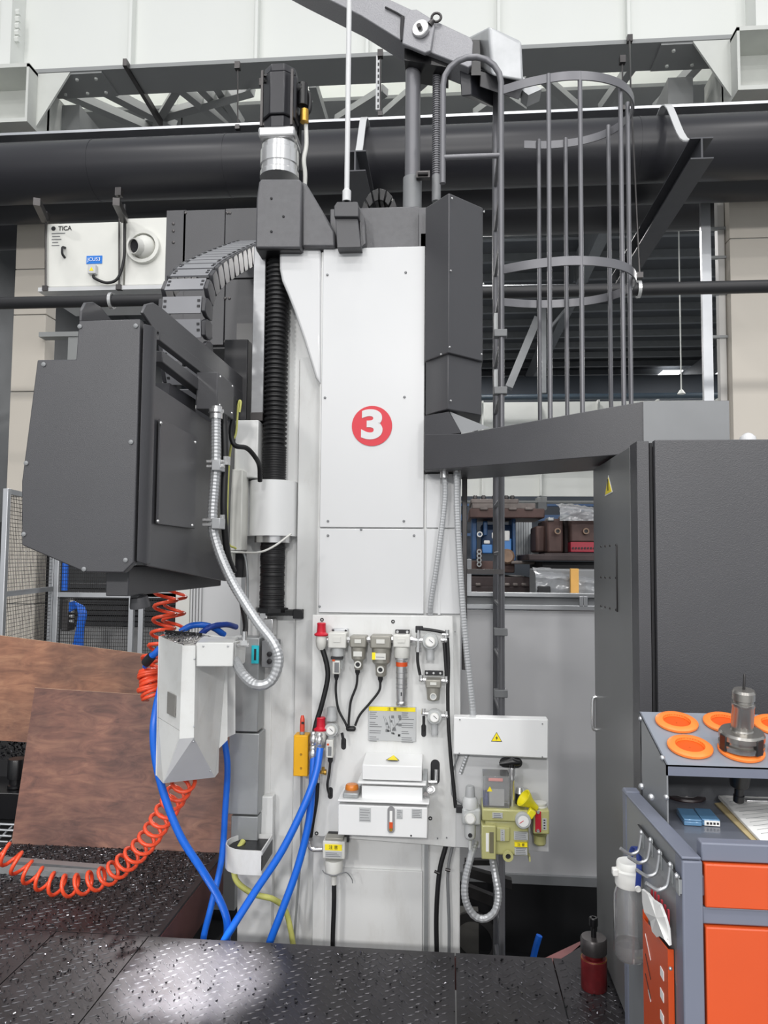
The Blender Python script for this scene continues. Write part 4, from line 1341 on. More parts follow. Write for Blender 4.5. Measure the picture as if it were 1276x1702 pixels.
tag(G().box(P(375, 745, 3.45).x, P(404, 745, 3.45).x, 3.45, 3.56, P(385, 915, 3.45).z, P(385, 780, 3.45).z).obj('cable_guard', IVORY, bev=.005), 'ivory cable guard plate between headstock and nut housing', 'guard')

# ================================================================ PNEUMATIC PANEL
QY = 3.455
pn = thing('pneumatic_panel', 'white mounting plate on the column front carrying the air units', 'panel', P(640, 1400, QY))
plate([(519, 1022), (752, 1024), (759, 1409), (716, 1405), (516, 1389)], QY, .03).obj('plate', WHITED, pn, bev=.003)
for a, b in ((535, 1030), (653, 1033), (526, 1385), (715, 1360)):
    q = P(a, b, QY)
    G().ring(q, (0, -1, 0), .0085, .004, .003, 14).obj('bolt', INK, pn)
for a, b, w_, h_ in ((571, 1236, 8, 20), (704, 1214, 8, 22), (549, 1318, 8, 20), (723, 1283, 15, 42)):
    q0, q1 = P(a - w_ / 2, b - h_ / 2, QY), P(a + w_ / 2, b + h_ / 2, QY)
    r = (q1.x - q0.x) / 2
    cx = (q0.x + q1.x) / 2
    out = [V((cx + r * math.cos(R(k * 20)), QY - .0015, q0.z - r + r * math.sin(R(k * 20)))) for k in range(0, 10)] + [V((cx - r * math.cos(R(k * 20)), QY - .0015, q1.z + r - r * math.sin(R(k * 20)))) for k in range(0, 10)]
    G().prism(out, (0, .002, 0)).obj('slot', INK, pn)
screws([(727, 1393), (742, 1392), (553, 1098), (744, 1100), (756, 1050)], QY, .0035, pn, GREYL)
MY = QY - .055       # axis of the air units


def U(px, py):
    return P(px, py, MY)


def knob_valve(px, py, lab):
    q = U(px, py)
    t = thing('shutoff_valve', lab, 'valve', q)
    G().lathe(q, (0, 0, 1), [(.031, -.012), (.033, -.005), (.025, 0), (.021, .004), (.0195, .036), (.021, .042), (.018, .046)], 20).obj('knob', RED, t)
    G().lathe(q, (0, 0, 1), [(.014, -.075), (.023, -.06), (.026, -.035), (.024, -.012)], 18).obj('body', PALE, t)
    G().bx(q + V((0, .03, -.035)), (.03, .05, .035)).obj('mount', PALE, t, bev=.004)
    return t


def filt(px0, px1, yt, yh, yb, lab, body, kind, group=None):
    """air unit: head block (yt..yh), bowl to yb"""
    c = U((px0 + px1) / 2, yb)
    W = (U(px1, yt) - U(px0, yt)).length
    zt, zh, zb = U(px0, yt).z, U(px0, yh).z, c.z
    t = thing('air_filter', lab, 'air filter', c, group)
    G().box(c.x - W / 2, c.x + W / 2, MY - W * .42, QY, zh, zt).obj('head', body, t, bev=.006)
    G().box(c.x - W * .2, c.x + W * .2, MY - W * .42 - .004, MY - W * .42, zh + (zt - zh) * .4, zh + (zt - zh) * .72).obj('cap_plate', PALE, t)
    return t, c, W, zh, zb


knob_valve(534, 1052, 'red knobbed shutoff valve at the top left of the white panel')
knob_valve(533, 1209, 'red knobbed shutoff valve beside the yellow lever box')
# first: transparent filter with switch
t, c, W, zh, zb = filt(546, 576, 1050, 1076, 1118, 'pale air filter with clear bowl and digital switch, first from the left', PALE, 0)
G().lathe((c.x, MY, 0), (0, 0, 1), [(W * .3, zb + .02), (W * .34, zb + .05), (W * .34, zh)], 20).obj('bowl', CLEAR, t)
G().box(c.x - W * .32, c.x + W * .32, MY - .04, MY + .02, U(560, 1094).z, U(560, 1090).z).obj('lock_ring', INK, t)
G().box(c.x - .018, c.x + .016, MY - .045, MY - .01, U(560, 1118).z, U(560, 1096).z).obj('switch_body', PALE, t, bev=.003)
G().box(c.x - .008, c.x + .012, MY - .047, MY - .045, U(560, 1115).z, U(560, 1099).z).obj('switch_face', INKG, t)
G().box(c.x - .018, c.x - .006, MY - .047, MY - .045, U(560, 1097).z, U(560, 1094).z).obj('orange_mark', ORANGE, t)
G().box(c.x - .035, c.x + .04, QY - .02, QY, U(560, 1053).z, U(560, 1046).z).obj('bracket', ALU, t, bev=.003)
for dx in (-.028, .03):
    G().cyl((c.x + dx, QY - .02, U(560, 1049).z), (c.x + dx, QY - .026, U(560, 1049).z), .005, n=8).obj('bolt', INK, t)
for px0, px1, yt, yh, yb, lab, sticker in ((582, 609, 1056, 1075, 1113, 'small grey metal air filter with black sight ring, second from the left', 0), (616, 650, 1055, 1076, 1124, 'larger grey metal air filter with yellow warning sticker, third from the left', 1)):
    t, c, W, zh, zb = filt(px0, px1, yt, yh, yb, lab, FILTG, 1)
    h = zh - zb
    G().lathe((c.x, MY, 0), (0, 0, 1), [(W * .2, zb), (W * .26, zb + .006), (W * .28, zb + h * .4), (W * .33, zb + h * .42), (W * .43, zb + h * .5), (W * .46, zh)], 24).obj('bowl', FILTG, t)
    zs_ = zb + h * .26
    q = V((c.x, MY - W * .26, zs_))
    G().ring(q, (0, -1, 0), .016, .010, .01, 20).obj('sight_ring', PALE, t)
    G().lathe(q, (0, -1, 0), [(.011, 0), (.011, .006)], 16).obj('sight_glass', INK, t)
    G().box(c.x - W * .26, c.x + W * .26, MY - W * .465, MY - W * .445, zb + h * .62, zb + h * .84).obj('name_label', PALE, t)
    if sticker:
        G().box(c.x - W * .4, c.x - W * .24, MY - W * .47, MY - W * .4, zb + h * .62, zb + h * .86).obj('warning_sticker', YELP, t)
        G().box(c.x - W * .2, c.x + W * .2, MY - W * .468, MY - W * .46, zb + h * .7, zb + h * .72).obj('print_line', INKG, t)
# fourth: white head, long silver tube
t, c, W, zh, zb = filt(653, 681, 1054, 1075, 1172, 'white headed membrane dryer with long silver tube, fourth from the left', PALE, 2)
zz = lambda y: U(667, y).z
G().lathe((c.x, MY, 0), (0, 0, 1), [(W * .42, zz(1093)), (W * .46, zz(1090)), (W * .46, zh)], 24).obj('collar', PALE, t)
G().lathe((c.x, MY, 0), (0, 0, 1), [(.024, zz(1172)), (.026, zz(1171)), (.026, zz(1166)), (.024, zz(1165)), (.0255, zz(1158)), (.0255, zz(1098)), (.03, zz(1096)), (.03, zz(1093))], 24).obj('tube', STEEL, t)
G().lathe((c.x, MY, 0), (0, 0, 1), [(.0262, zz(1107)), (.0262, zz(1100))], 24, caps=False).obj('orange_band', ORANGE, t)
for y0 in (1118, 1127, 1137, 1143):
    G().lathe((c.x, MY, 0), (0, 0, 1), [(.026, zz(y0)), (.0262, zz(y0 - .8))], 24, caps=False).obj('band_line', INKG, t)
G().box(c.x - .002, c.x + .003, MY - .028, MY - .024, zz(1155), zz(1149)).obj('slot', INK, t)
G().box(c.x - .032, c.x + .032, QY - .025, QY, U(660, 1055).z, U(660, 1048).z).obj('bracket', INK, t)
for dx in (-.022, .022):
    G().lathe((c.x + dx, QY - .025, U(660, 1051).z), (0, -1, 0), [(.007, 0), (.006, .006)], 10).obj('bolt', STEEL, t)
for px in (548, 578, 613, 652, 684):
    q = U(px, 1063)
    tag(G().cyl(q - V((.012, 0, 0)), q + V((.012, 0, 0)), .011, n=12).cyl(q - V((.005, 0, 0)), q + V((.005, 0, 0)), .015, n=6).obj('pipe_nipple', CHROME), {548: 'chrome nipple between red valve and first air filter', 578: 'chrome nipple between first and second air filter', 613: 'chrome nipple between second and third air filter', 652: 'chrome nipple between third filter and the dryer', 684: 'chrome nipple right of the dryer head'}[px], 'fitting')
q = U(695, 1064)
tag(G().cyl(q - V((.034, 0, 0)), q + V((.03, 0, 0)), .011, n=12).cyl(q - V((0, 0, .05)), q + V((0, 0, .045)), .011, n=12).cyl(q - V((0, 0, .052)), q - V((0, 0, .032)), .014, n=12).obj('cross_fitting', CHROME), 'chrome cross fitting between dryer and first regulator', 'fitting')


def regulator(px, py, r, lab, knob=True):
    q = U(px, py)
    t = thing('pressure_regulator', lab, 'regulator', q)
    G().lathe(q + V((0, .03, 0)), (0, -1, 0), [(r * .8, 0), (r, .012), (r, .035), (r * .9, .045)], 22).obj('body', CLEAR, t)
    G().lathe(q + V((0, -.014, 0)), (0, -1, 0), [(r * .62, 0), (r * .62, .014), (r * .54, .016)], 22).obj('gauge', PALE, t)
    G().lathe(q + V((0, -.0302, 0)), (0, -1, 0), [(r * .5, 0), (r * .5, .001)], 20).obj('gauge_face', PAPER, t)
    G().bx(q + V((r * .1, -.032, r * .1)), (r * .6, .0012, .002), Matrix.Rotation(R(40), 3, 'Y')).obj('needle', INK, t)
    G().lathe(q + V((0, .005, -r * .9)), (0, 0, -1), [(r * .5, 0), (r * .46, .03), (r * .5, .034), (r * .48, .05)], 18).obj('knob', mat('grey_knob', (165, 167, 168), .45), t)
    G().bx(q + V((0, .035, 0)), (r * 1.5, .04, r * .9)).obj('mount', PALE, t, bev=.004)
    return t


regulator(715, 1066, .037, 'pressure regulator with round gauge at the top right of the white panel')
regulator(722, 1191, .034, 'pressure regulator with gauge right of the yellow headed label')
t, c, W, zh, zb = filt(707, 733, 1128, 1142, 1164, 'grey air filter with black top bracket under the first regulator', FILTG, 1)
G().lathe((c.x, MY, 0), (0, 0, 1), [(W * .3, zb), (W * .4, zb + .004), (W * .45, zh)], 22).obj('bowl', FILTG, t)
q = V((c.x, MY - W * .4, zb + .022))
G().ring(q, (0, -1, 0), .015, .011, .008, 18).obj('sight_ring', PALE, t)
G().lathe(q, (0, -1, 0), [(.011, 0), (.011, .004)], 14).obj('sight_glass', CLEAR, t)
G().box(c.x - .04, c.x + .042, QY - .03, QY - .02, U(720, 1124).z, U(720, 1116).z).obj('bracket', INK, t, bev=.003)
for dx in (-.03, 0, .03):
    G().lathe((c.x + dx, QY - .03, U(720, 1120).z), (0, -1, 0), [(.006, 0), (.005, .005)], 10).obj('bolt', STEEL, t)
for px, py, lab in ((700, 1130, 'chrome elbow left of the bracketed grey filter'), (742, 1132, 'chrome elbow right of the bracketed grey filter'), (741, 1064, 'chrome elbow right of the first regulator'), (742, 1190, 'chrome elbow right of the second regulator'), (704, 1186, 'chrome elbow left of the second regulator'), (743, 1055, 'chrome elbow at the panel top right corner')):
    q = U(px, py)
    s_ = -1 if px < 720 else 1
    tag(G().cyl(q - V((.022 * s_, 0, 0)), q, .0095, n=10).sphere(q, .0115, 10).cyl(q, q + V((0, 0, .022)), .0095, n=10).obj('elbow_fitting', CHROME), lab, 'fitting')
q = U(694, 1046)
tag(G().bx(q, (.02, .02, .03)).bx(q + V((.014, 0, .006)), (.02, .018, .018)).obj('elbow_fitting', INK, bev=.003), 'black elbow on top of the chrome cross fitting', 'fitting')
hs_ = [([(534, 1073), (543, 1105), (544, 1130), (535, 1170), (526, 1200), (521, 1223)], .0115, 'black air hose curving down from the upper red valve'),
       ([(697, 1045), (715, 1047), (732, 1050), (742, 1053)], .0075, 'short black tube arching over the first regulator'),
       ([(694, 1078), (694, 1100), (698, 1122)], .007, 'short black tube from the cross fitting to the bracketed filter'),
       ([(743, 1060), (745, 1100), (744, 1150), (745, 1200), (749, 1260), (754, 1310), (757, 1342)], .0085, 'long black tube down the right edge of the white panel'),
       ([(738, 1068), (740, 1095), (742, 1128)], .008, 'black tube just left of the long black tube'),
       ([(704, 1190), (704, 1205), (704, 1215)], .0065, 'short black tube into the panel slot below the second regulator'),
       ([(568, 1218), (570, 1228), (571, 1236)], .0065, 'short black tube into the slot below the third regulator')]
for pts, r, lab in hs_:
    hose('air_tube', lab, [P(a, b, MY + .0) for a, b in pts], r, BLACK, 'tube')
# cables to the common outlet
zo = [((559, 1127), [(559, 1127), (558, 1150), (562, 1178), (573, 1200), (577, 1209)], 'black cable from the first filter switch'), ((594, 1119), [(594, 1119), (592, 1140), (583, 1165), (580, 1190), (579, 1208)], 'black cable from the second filter'), ((632, 1131), [(632, 1131), (630, 1148), (615, 1168), (598, 1188), (590, 1206)], 'black cable from the third filter')]
for (a, b), pts, lab in zo:
    o = hose('filter_cable', lab + ' to the oval grommet', [P(x, y, MY + .02) for x, y in pts], .0055, BLACK, 'cable', 8)
    q = P(a, b, MY + .01)
    G().lathe(q, (0, 0, 1), [(.007, -.008), (.009, 0), (.0115, .004), (.0115, .026), (.008, .03)], 12).obj('cable_plug', INK, o)
q = P(583, 1211, QY - .012)
tag(G().bx(q, (.045, .025, .022)).obj('cable_grommet', BLACK, bev=.01, seg=4), 'black oval grommet where three filter cables meet', 'grommet')
# third regulator group, left
regulator(551, 1212, .033, 'pressure regulator right of the lower red valve')
q = U(551, 1190)
tag(G().lathe(q, (0, 0, 1), [(.026, -.02), (.026, 0), (.022, .006), (.021, .036), (.018, .04)], 18).obj('regulator_knob', mat('grey_knob', (165, 167, 168), .45)), 'pale grey adjusting knob above the third regulator', 'knob')
t = thing('pressure_switch', 'pale pressure switch with cable below the third regulator', 'switch', U(549, 1257))
q = U(549, 1257)
G().box(q.x - .016, q.x + .016, MY - .03, MY + .02, q.z, q.z + .078).obj('body', PALE, t, bev=.004)
G().box(q.x - .007, q.x + .009, MY - .032, MY - .03, q.z + .01, q.z + .05).obj('display', INKG, t)
G().box(q.x - .012, q.x - .002, MY - .032, MY - .03, q.z + .055, q.z + .063).obj('orange_mark', ORANGE, t)
G().lathe(q, (0, 0, -1), [(.012, 0), (.012, .02), (.007, .028)], 12).obj('cable_plug', INK, t)
hose('switch_cable', 'short black cable from the pressure switch into a panel slot', [P(549, 1265, MY), P(547, 1285, MY), P(544, 1305, MY), P(547, 1320, QY - .01), P(549, 1322, QY)], .006, BLACK, 'cable')
for px, py, lab in ((521, 1223, 'brass ringed steel swivel fitting under the black hose'), (520, 1247, 'steel elbow over the first blue hose'), (531, 1225, 'steel elbow under the lower red valve')):
    q = P(px, py, MY - .02)
    tag(G().lathe(q, (0, 0, -1), [(.011, -.02), (.014, -.016), (.014, -.006), (.011, -.004), (.016, .004), (.018, .02), (.015, .036), (.011, .04)], 16).obj('hose_fitting', CHROME), lab, 'fitting')
t = thing('drain_cock', 'small brass drain cock beside the crossing blue hoses', 'valve', P(533, 1290, MY - .01))
q = P(529, 1287, MY - .01)
G().cyl(q + V((0, 0, -.035)), q + V((0, 0, .03)), .011, n=12).obj('body', CHROME, t)
G().lathe(q + V((.01, 0, .01)), (1, 0, 0), [(.008, 0), (.008, .014), (.012, .016), (.012, .026)], 12).bx(q + V((.022, 0, .018)), (.012, .012, .03)).obj('handle', mat('brass', (190, 150, 70), .3, .9), t)
hose('air_hose', 'black hose from the drain cock down to the white filter regulator', [P(527, 1298, MY), P(525, 1330, MY), P(519, 1365, MY), P(515, 1392, MY)], .012, BLACK)
t = thing('elbow_fitting', 'chrome elbow leading into the white filter below the panel', 'fitting', P(516, 1410, MY))
G().tube(spl([P(515, 1392, MY), P(515, 1405, MY), P(521, 1411, MY), P(536, 1411, MY)], 5), .0125, 12).obj('elbow', CHROME, t, smooth=60)
G().cyl(P(515, 1396, MY), P(515, 1391, MY), .016, n=6).obj('hex_nut', CHROME, t)
# digital drain filter
t = thing('auto_drain_filter', 'white filter block with yellow label and cup below the panel', 'air filter', P(553, 1448, 3.42))
a, b = P(536, 1398, 3.37), P(573, 1429, 3.37)
G().box(a.x, b.x, 3.37, 3.45, b.z, a.z).obj('block', PALE, t, bev=.005)
G().box(a.x + .01, b.x - .01, 3.38, 3.45, a.z, a.z + .012).obj('top_plate', FILTG, t, bev=.003)
ya, yb2 = P(540, 1403, 3.369), P(568, 1414, 3.369)
G().box(ya.x, yb2.x, 3.367, 3.37, yb2.z, ya.z).obj('label_yellow', YELP, t, label='yellow label strip')
text('注 意', ((ya.x + yb2.x) / 2, 3.366, (ya.z + yb2.z) / 2), .018, INK, t, ext=.0003)
ya, yb2 = P(540, 1415, 3.369), P(568, 1426, 3.369)
G().box(ya.x, yb2.x, 3.367, 3.37, yb2.z, ya.z).obj('label_grey', LABELG, t)
for k in range(3):
    z = yb2.z + (ya.z - yb2.z) * (k + .7) / 3.6
    G().box(ya.x + .004, yb2.x - .006 - .008 * k, 3.366, 3.367, z, z + .0022).obj('print_line', INKG, t)
q = P(555, 1429, 3.41)
G().lathe((q.x, 3.41, 0), (0, 0, 1), [(.012, P(555, 1470, 3.41).z), (.014, P(555, 1456, 3.41).z), (.038, P(555, 1450, 3.41).z), (.042, P(555, 1432, 3.41).z), (.04, P(555, 1428, 3.41).z)], 24).obj('cup', PALE, t)
G().box(P(545, 1392, 3.44).x, P(580, 1392, 3.44).x, 3.43, 3.455, P(560, 1398, 3.44).z, P(560, 1384, 3.44).z).obj('bracket', INK, t)
hose('drain_tube', 'straight black drain tube below the white filter cup', [P(555, 1460, 3.41), P(555, 1500, 3.41), P(553, 1560, 3.41), P(553, 1600, 3.41)], .0105, BLACK, 'tube')
hose('thin_wire', 'thin grey wire ears on the white filter cup', [P(536, 1447, 3.4), P(541, 1452, 3.38), P(556, 1455, 3.36), P(574, 1450, 3.37), P(584, 1460, 3.4), P(586, 1468, 3.4)], .0022, INKG, 'wire')

# warning label plate
t = thing('instruction_plate', 'silver instruction plate with yellow header on the white panel', 'label', P(651, 1232, QY))
a, b = P(612, 1173, QY - .006), P(691, 1233, QY - .006)
G().box(a.x, b.x, QY - .007, QY, b.z, a.z).obj('plate', LABELG, t, bev=.001)
hz = P(650, 1182, QY - .007).z
G().box(a.x + .003, b.x - .003, QY - .0085, QY - .007, hz, a.z - .003).obj('header', YELP, t, label='yellow header strip')
text('注  意', ((a.x + b.x) / 2, QY - .0095, (hz + a.z) / 2 - .002), .017, INK, t, ext=.0003)
rnd = random.Random(4)
lines = G()
for col_, (u0, u1) in enumerate(((.03, .3), (.7, .97))):
    for k in range(15):
        if k in (4, 8, 11):
            continue
        z = hz - .008 - k * .0092
        x0 = a.x + (b.x - a.x) * u0
        x1 = a.x + (b.x - a.x) * (u0 + (u1 - u0) * rnd.uniform(.4, 1))
        lines.box(x0, x1, QY - .008, QY - .007, z, z + .0028)
lines.obj('print_lines', INKG, t, smooth=0, kind='stuff')
g = G()
for k in range(16):
    u, v_ = rnd.uniform(.36, .66), rnd.uniform(.1, .8)
    x, z = a.x + (b.x - a.x) * u, b.z + (hz - b.z) * v_
    g.box(x, x + rnd.uniform(.006, .016), QY - .008, QY - .007, z, z + rnd.uniform(.006, .014))
for k in range(6):
    x = a.x + (b.x - a.x) * (.36 + .05 * k)
    g.bx((x, QY - .0075, hz - .055), (.0012, .001, .07), Matrix.Rotation(R(rnd.uniform(-40, 40)), 3, 'Y'))
g.obj('print_diagram', INKG, t, smooth=0, kind='stuff')

# oil reservoir box
t = thing('oil_reservoir', 'white oil reservoir box with sight gauge at the bottom of the panel', 'reservoir', P(637, 1395, QY - .1))
TY = QY - .165
a, b = P(562, 1337, TY), P(710, 1394, TY)
G().box(a.x, b.x, TY, QY, b.z, a.z).obj('tank', WHITEB, t, bev=.004)
ta, tb_ = P(561, 1329, TY - .006), P(713, 1338, TY - .006)
G().box(ta.x, tb_.x, TY - .008, QY, tb_.z, ta.z).obj('tank_lid', WHITEB, t, bev=.003)
la, lb = P(601, 1306, TY + .03), P(702, 1332, TY + .03)
G().box(la.x, lb.x, TY + .03, QY, lb.z, la.z).obj('riser', WHITEB, t, bev=.003)
la, lb = P(594, 1299, TY + .02), P(708, 1307, TY + .02)
G().box(la.x, lb.x, TY + .02, QY, lb.z, la.z).obj('lid_flange', WHITEB, t, bev=.003)
la, lb = P(602, 1271, TY + .03), P(701, 1299, TY + .03)
zz = la.z
G().hexa([(la.x, TY + .03, lb.z), (lb.x, TY + .03, lb.z), (lb.x, QY, lb.z), (la.x, QY, lb.z)], [(la.x, TY + .03, zz), (lb.x, TY + .03, zz), (lb.x, QY, zz + .02), (la.x, QY, zz + .02)]).obj('hood', WHITEB, t, bev=.003)
q = (P(653, 1263, QY - .07))
q.z = zz + .013
for s_, m_, dz in ((.03, INK, 0), (.024, YELP, .001)):
    G().prism([V((q.x - s_, QY - .09 - s_ * .3, q.z - .0 + dz)), V((q.x + s_, QY - .09 - s_ * .3, q.z + dz)), V((q.x, QY - .045 + s_ * .3, q.z + dz + .006))], (0, 0, .001)).obj('warning_triangle', m_, t)
q = P(585, 1318, QY - .08)
G().box(q.x - .032, q.x + .036, QY - .15, QY - .03, ta.z, ta.z + .022).obj('filler_base', DUCTG, t, bev=.005)
G().lathe((q.x, QY - .09, ta.z + .02), (0, 0, 1), [(.028, 0), (.030, .006), (.028, .018), (.024, .024), (.012, .026)], 22).obj('filler_cap', AMBER, t)
q0, q1 = P(650, 1340, TY), P(650, 1384, TY)
w_ = .0155
out = [V((q0.x + w_ * math.cos(R(k * 20)), TY - .006, q0.z - w_ + w_ * math.sin(R(k * 20)))) for k in range(10)] + [V((q0.x - w_ * math.cos(R(k * 20)), TY - .006, q1.z + w_ - w_ * math.sin(R(k * 20)))) for k in range(10)]
G().prism(out, (0, .006, 0)).obj('sight_frame', mat('gauge_grey', (140, 140, 142), .45), t)
zm = q1.z + (q0.z - q1.z) * .42
G().box(q0.x - .0055, q0.x + .0055, TY - .008, TY - .005, zm, q0.z - .018).obj('gauge_white', PAPER, t)
G().box(q0.x - .0075, q0.x + .0075, TY - .008, TY - .005, q1.z + .02, zm).obj('gauge_oil', ORANGE, t)
G().lathe((q0.x, TY - .006, q1.z + .015), (0, -1, 0), [(.008, 0), (.007, .004)], 12).obj('gauge_screw', mat('brass', (190, 150, 70), .3, .9), t)
for x0, x1, y0, y1 in ((597, 616, 1342, 1366), (659, 669, 1345, 1361), (684, 701, 1344, 1360)):
    a, b = P(x0, y0, TY), P(x1, y1, TY)
    G().box(a.x, b.x, TY - .002, TY, b.z, a.z).obj('name_plate', LABELG, t)
    for k in range(5):
        z = b.z + (a.z - b.z) * (k + .5) / 5.4
        G().box(a.x + .003, b.x - .003 - .004 * (k % 3), TY - .003, TY - .002, z, z + .0018).obj('print_line', INKG, t)
q = P(683, 1389, TY)
G().lathe(q, (0, -1, 0), [(.004, 0), (.004, .001)], 10).obj('hole', INK, t)
t = thing('oil_fitting', 'cluster of chrome fittings at the right end of the reservoir', 'fitting', P(715, 1310, QY - .08))
q = P(714, 1300, QY - .08)
G().cyl(P(717, 1312, QY - .1), P(717, 1312, QY - .07), .014, n=14).ring(P(715, 1312, QY - .11), (0, -1, 0), .015, .009, .012, 16).obj('banjo', CHROME, t)
G().cyl(P(724, 1302, QY - .06), P(725, 1279, QY - .05), .0085, n=12).cyl(P(712, 1300, QY - .07), P(726, 1300, QY - .07), .009, n=12).obj('tube_fitting', CHROME, t)
G().box(P(703, 1290, QY - .09).x, P(710, 1290, QY - .09).x, QY - .1, QY - .02, P(706, 1330, QY - .09).z, P(706, 1285, QY - .09).z).obj('end_bracket', DUCTG, t)
G().cyl(P(707, 1320, QY - .12), P(707, 1320, QY - .08), .009, n=10).obj('plug', STEELD, t)

# yellow lever box
t = thing('lever_switch', 'yellow steel plate box with red lever tip on the column face', 'switch', P(499, 1290, 3.5))
a, b = P(488, 1222, 3.46), P(511, 1291, 3.46)
G().box(a.x, b.x, 3.46, 3.53, b.z, a.z).obj('box', YELLOW, t, bev=.004)
q = P(502, 1220, 3.48)
G().cyl(q, q + V((0, 0, .012)), .012, n=12).obj('bush', DUCTG, t)
G().tube([q, q + V((0, 0, .03)), q + V((.001, -.003, .07)), q + V((0, 0, .085))], [.011, .012, .0105, .006], 10).obj('lever_tip', mat('lever_red', (220, 80, 60), .35), t)
G().bx(q + V((.004, -.008, .053)), (.012, .012, .01)).obj('notch', INK, t)
for py in (1254, 1277):
    G().lathe(P(500, py, 3.46), (0, -1, 0), [(.006, 0), (.0045, .004)], 12).obj('screw', mat('brass', (190, 150, 70), .3, .9), t)

# ================================================================ LUBRICATION GROUP, RIGHT OF THE COLUMN
pb = thing('lubrication_plate', 'white mounting plate right of the column under the junction box', 'panel', P(830, 1414, 3.42))
plate([(757, 1236), (911, 1258), (912, 1416), (757, 1408)], 3.43, .012).obj('plate', WHITE, pb, bev=.002)
a, b = P(830, 1255, 3.425), P(868, 1276, 3.425)
r = (P(868, 1265, 3.425).x - P(830, 1265, 3.425).x) / 2
q = P(849, 1268, 3.425)
out = []
for k in range(11):
    out.append(V((q.x + .028 + .022 * math.cos(R(-90 + 18 * k)), 3.428, q.z + .022 * math.sin(R(-90 + 18 * k)))))
for k in range(11):
    out.append(V((q.x - .028 + .022 * math.cos(R(90 + 18 * k)), 3.428, q.z + .022 * math.sin(R(90 + 18 * k)))))
G().prism(out, (0, .003, 0)).obj('slot', INK, pb)
t = thing('junction_box', 'white flat junction box with yellow high voltage triangle', 'junction box', P(830, 1260, 3.3))
BYF = 3.36
f = [(754, 1192), (911, 1196), (911, 1261), (753, 1254)]
plate(f, BYF, .065).obj('box', WHITEB, t, bev=.004)
plate([(755, 1193), (910, 1197), (910, 1260), (754, 1253)], BYF - .006, .006).obj('lid', WHITEB, t, bev=.002)
screws([(764, 1196), (901, 1203), (763, 1252), (901, 1258)], BYF - .006, .003, t, GREYL)
q = P(825, 1226, BYF - .007)
for s_, m_, dy in ((.024, INK, 0), (.0205, YELP, -.0008)):
    G().prism([q + V((-s_, dy, -s_ * .72)), q + V((s_, dy, -s_ * .72)), q + V((0, dy, s_ * 1.0))], (0, .001, 0)).obj('warning_triangle', m_, t)
G().prism([q + V((.002, -.002, .008)), q + V((-.005, -.002, -.002)), q + V((.0, -.002, -.002)), q + V((-.002, -.002, -.012)), q + V((.006, -.002, .001)), q + V((.001, -.002, .001))], (0, .001, 0)).obj('lightning_mark', INK, t)
# filter regulator
LY = 3.34
t = thing('filter_regulator', 'clear filter regulator with gauge left of the olive pump', 'regulator', P(781, 1390, LY))
q = P(781, 1350, LY)
zl2 = lambda y: P(781, y, LY).z
G().lathe((q.x, LY, 0), (0, 0, 1), [(.023, zl2(1325)), (.021, zl2(1322)), (.019, zl2(1308)), (.016, zl2(1306))], 20).obj('knob', mat('grey_knob', (165, 167, 168), .45), t)
G().lathe((q.x, LY, 0), (0, 0, 1), [(.034, zl2(1342)), (.032, zl2(1328)), (.024, zl2(1324))], 22).obj('bonnet', mat('frost_grey', (196, 198, 198), .4), t)
G().box(q.x - .035, q.x + .045, LY - .03, LY + .06, zl2(1368), zl2(1341)).obj('body', CLEAR, t, bev=.01, seg=3)
G().lathe((q.x, LY - .03, zl2(1356)), (0, -1, 0), [(.023, 0), (.023, .012), (.02, .014)], 22).obj('gauge', PALE, t)
G().lathe((q.x, LY - .0441, zl2(1356)), (0, -1, 0), [(.017, 0), (.017, .001)], 22).obj('gauge_face', PAPER, t)
G().lathe((q.x, LY, 0), (0, 0, 1), [(.006, zl2(1412)), (.008, zl2(1396)), (.02, zl2(1393)), (.024, zl2(1390)), (.025, zl2(1368))], 22).obj('bowl', mat('frost_grey', (196, 198, 198), .4), t)
G().lathe((q.x, LY - .024, zl2(1385)), (0, -1, 0), [(.009, 0), (.009, .004)], 16).obj('sight_glass', INK, t)
G().bx((q.x - .045, LY, zl2(1345)), (.03, .025, .03)).obj('elbow', INK, t, bev=.003)
hose('thin_tube', 'thin grey tube curling behind the clear filter regulator', [P(762, 1255, 3.41), P(752, 1285, 3.41), P(751, 1318, 3.4), P(758, 1328, 3.4), P(768, 1336, 3.38)], .004, INKG, 'tube')

# olive pump
t = thing('lubrication_pump', 'olive green lubrication pump with clear cover and lever handle', 'pump', P(840, 1425, 3.35))
OY = 3.27
zo_ = lambda y: P(840, y, OY).z
xo = lambda x: P(x, 1380, OY).x
G().box(xo(801), xo(878), OY, 3.43, zo_(1366), zo_(1346)).obj('top_block', OLIVE, t, bev=.006)
G().box(xo(806), xo(879), OY + .012, 3.43, zo_(1424), zo_(1366)).obj('tank', OLIVE, t, bev=.008)
G().box(xo(800), xo(824), OY - .012, 3.40, zo_(1428), zo_(1372)).obj('gauge_block', OLIVE, t, bev=.004)
G().box(xo(824.5), xo(847), OY + .002, OY + .02, zo_(1399), zo_(1376)).obj('cover_plate', OLIVE, t, bev=.003)
for (x0, x1, y0, y1, m_, dep) in ((807, 812, 1384, 1415, PAPER, .014), (813, 820, 1382, 1417, mat('gauge_dark', (110, 106, 84), .3), .014)):
    G().box(xo(x0), xo(x1), OY - dep, OY - .012, zo_(y1), zo_(y0)).obj('level_gauge', m_, t, bev=.0015)
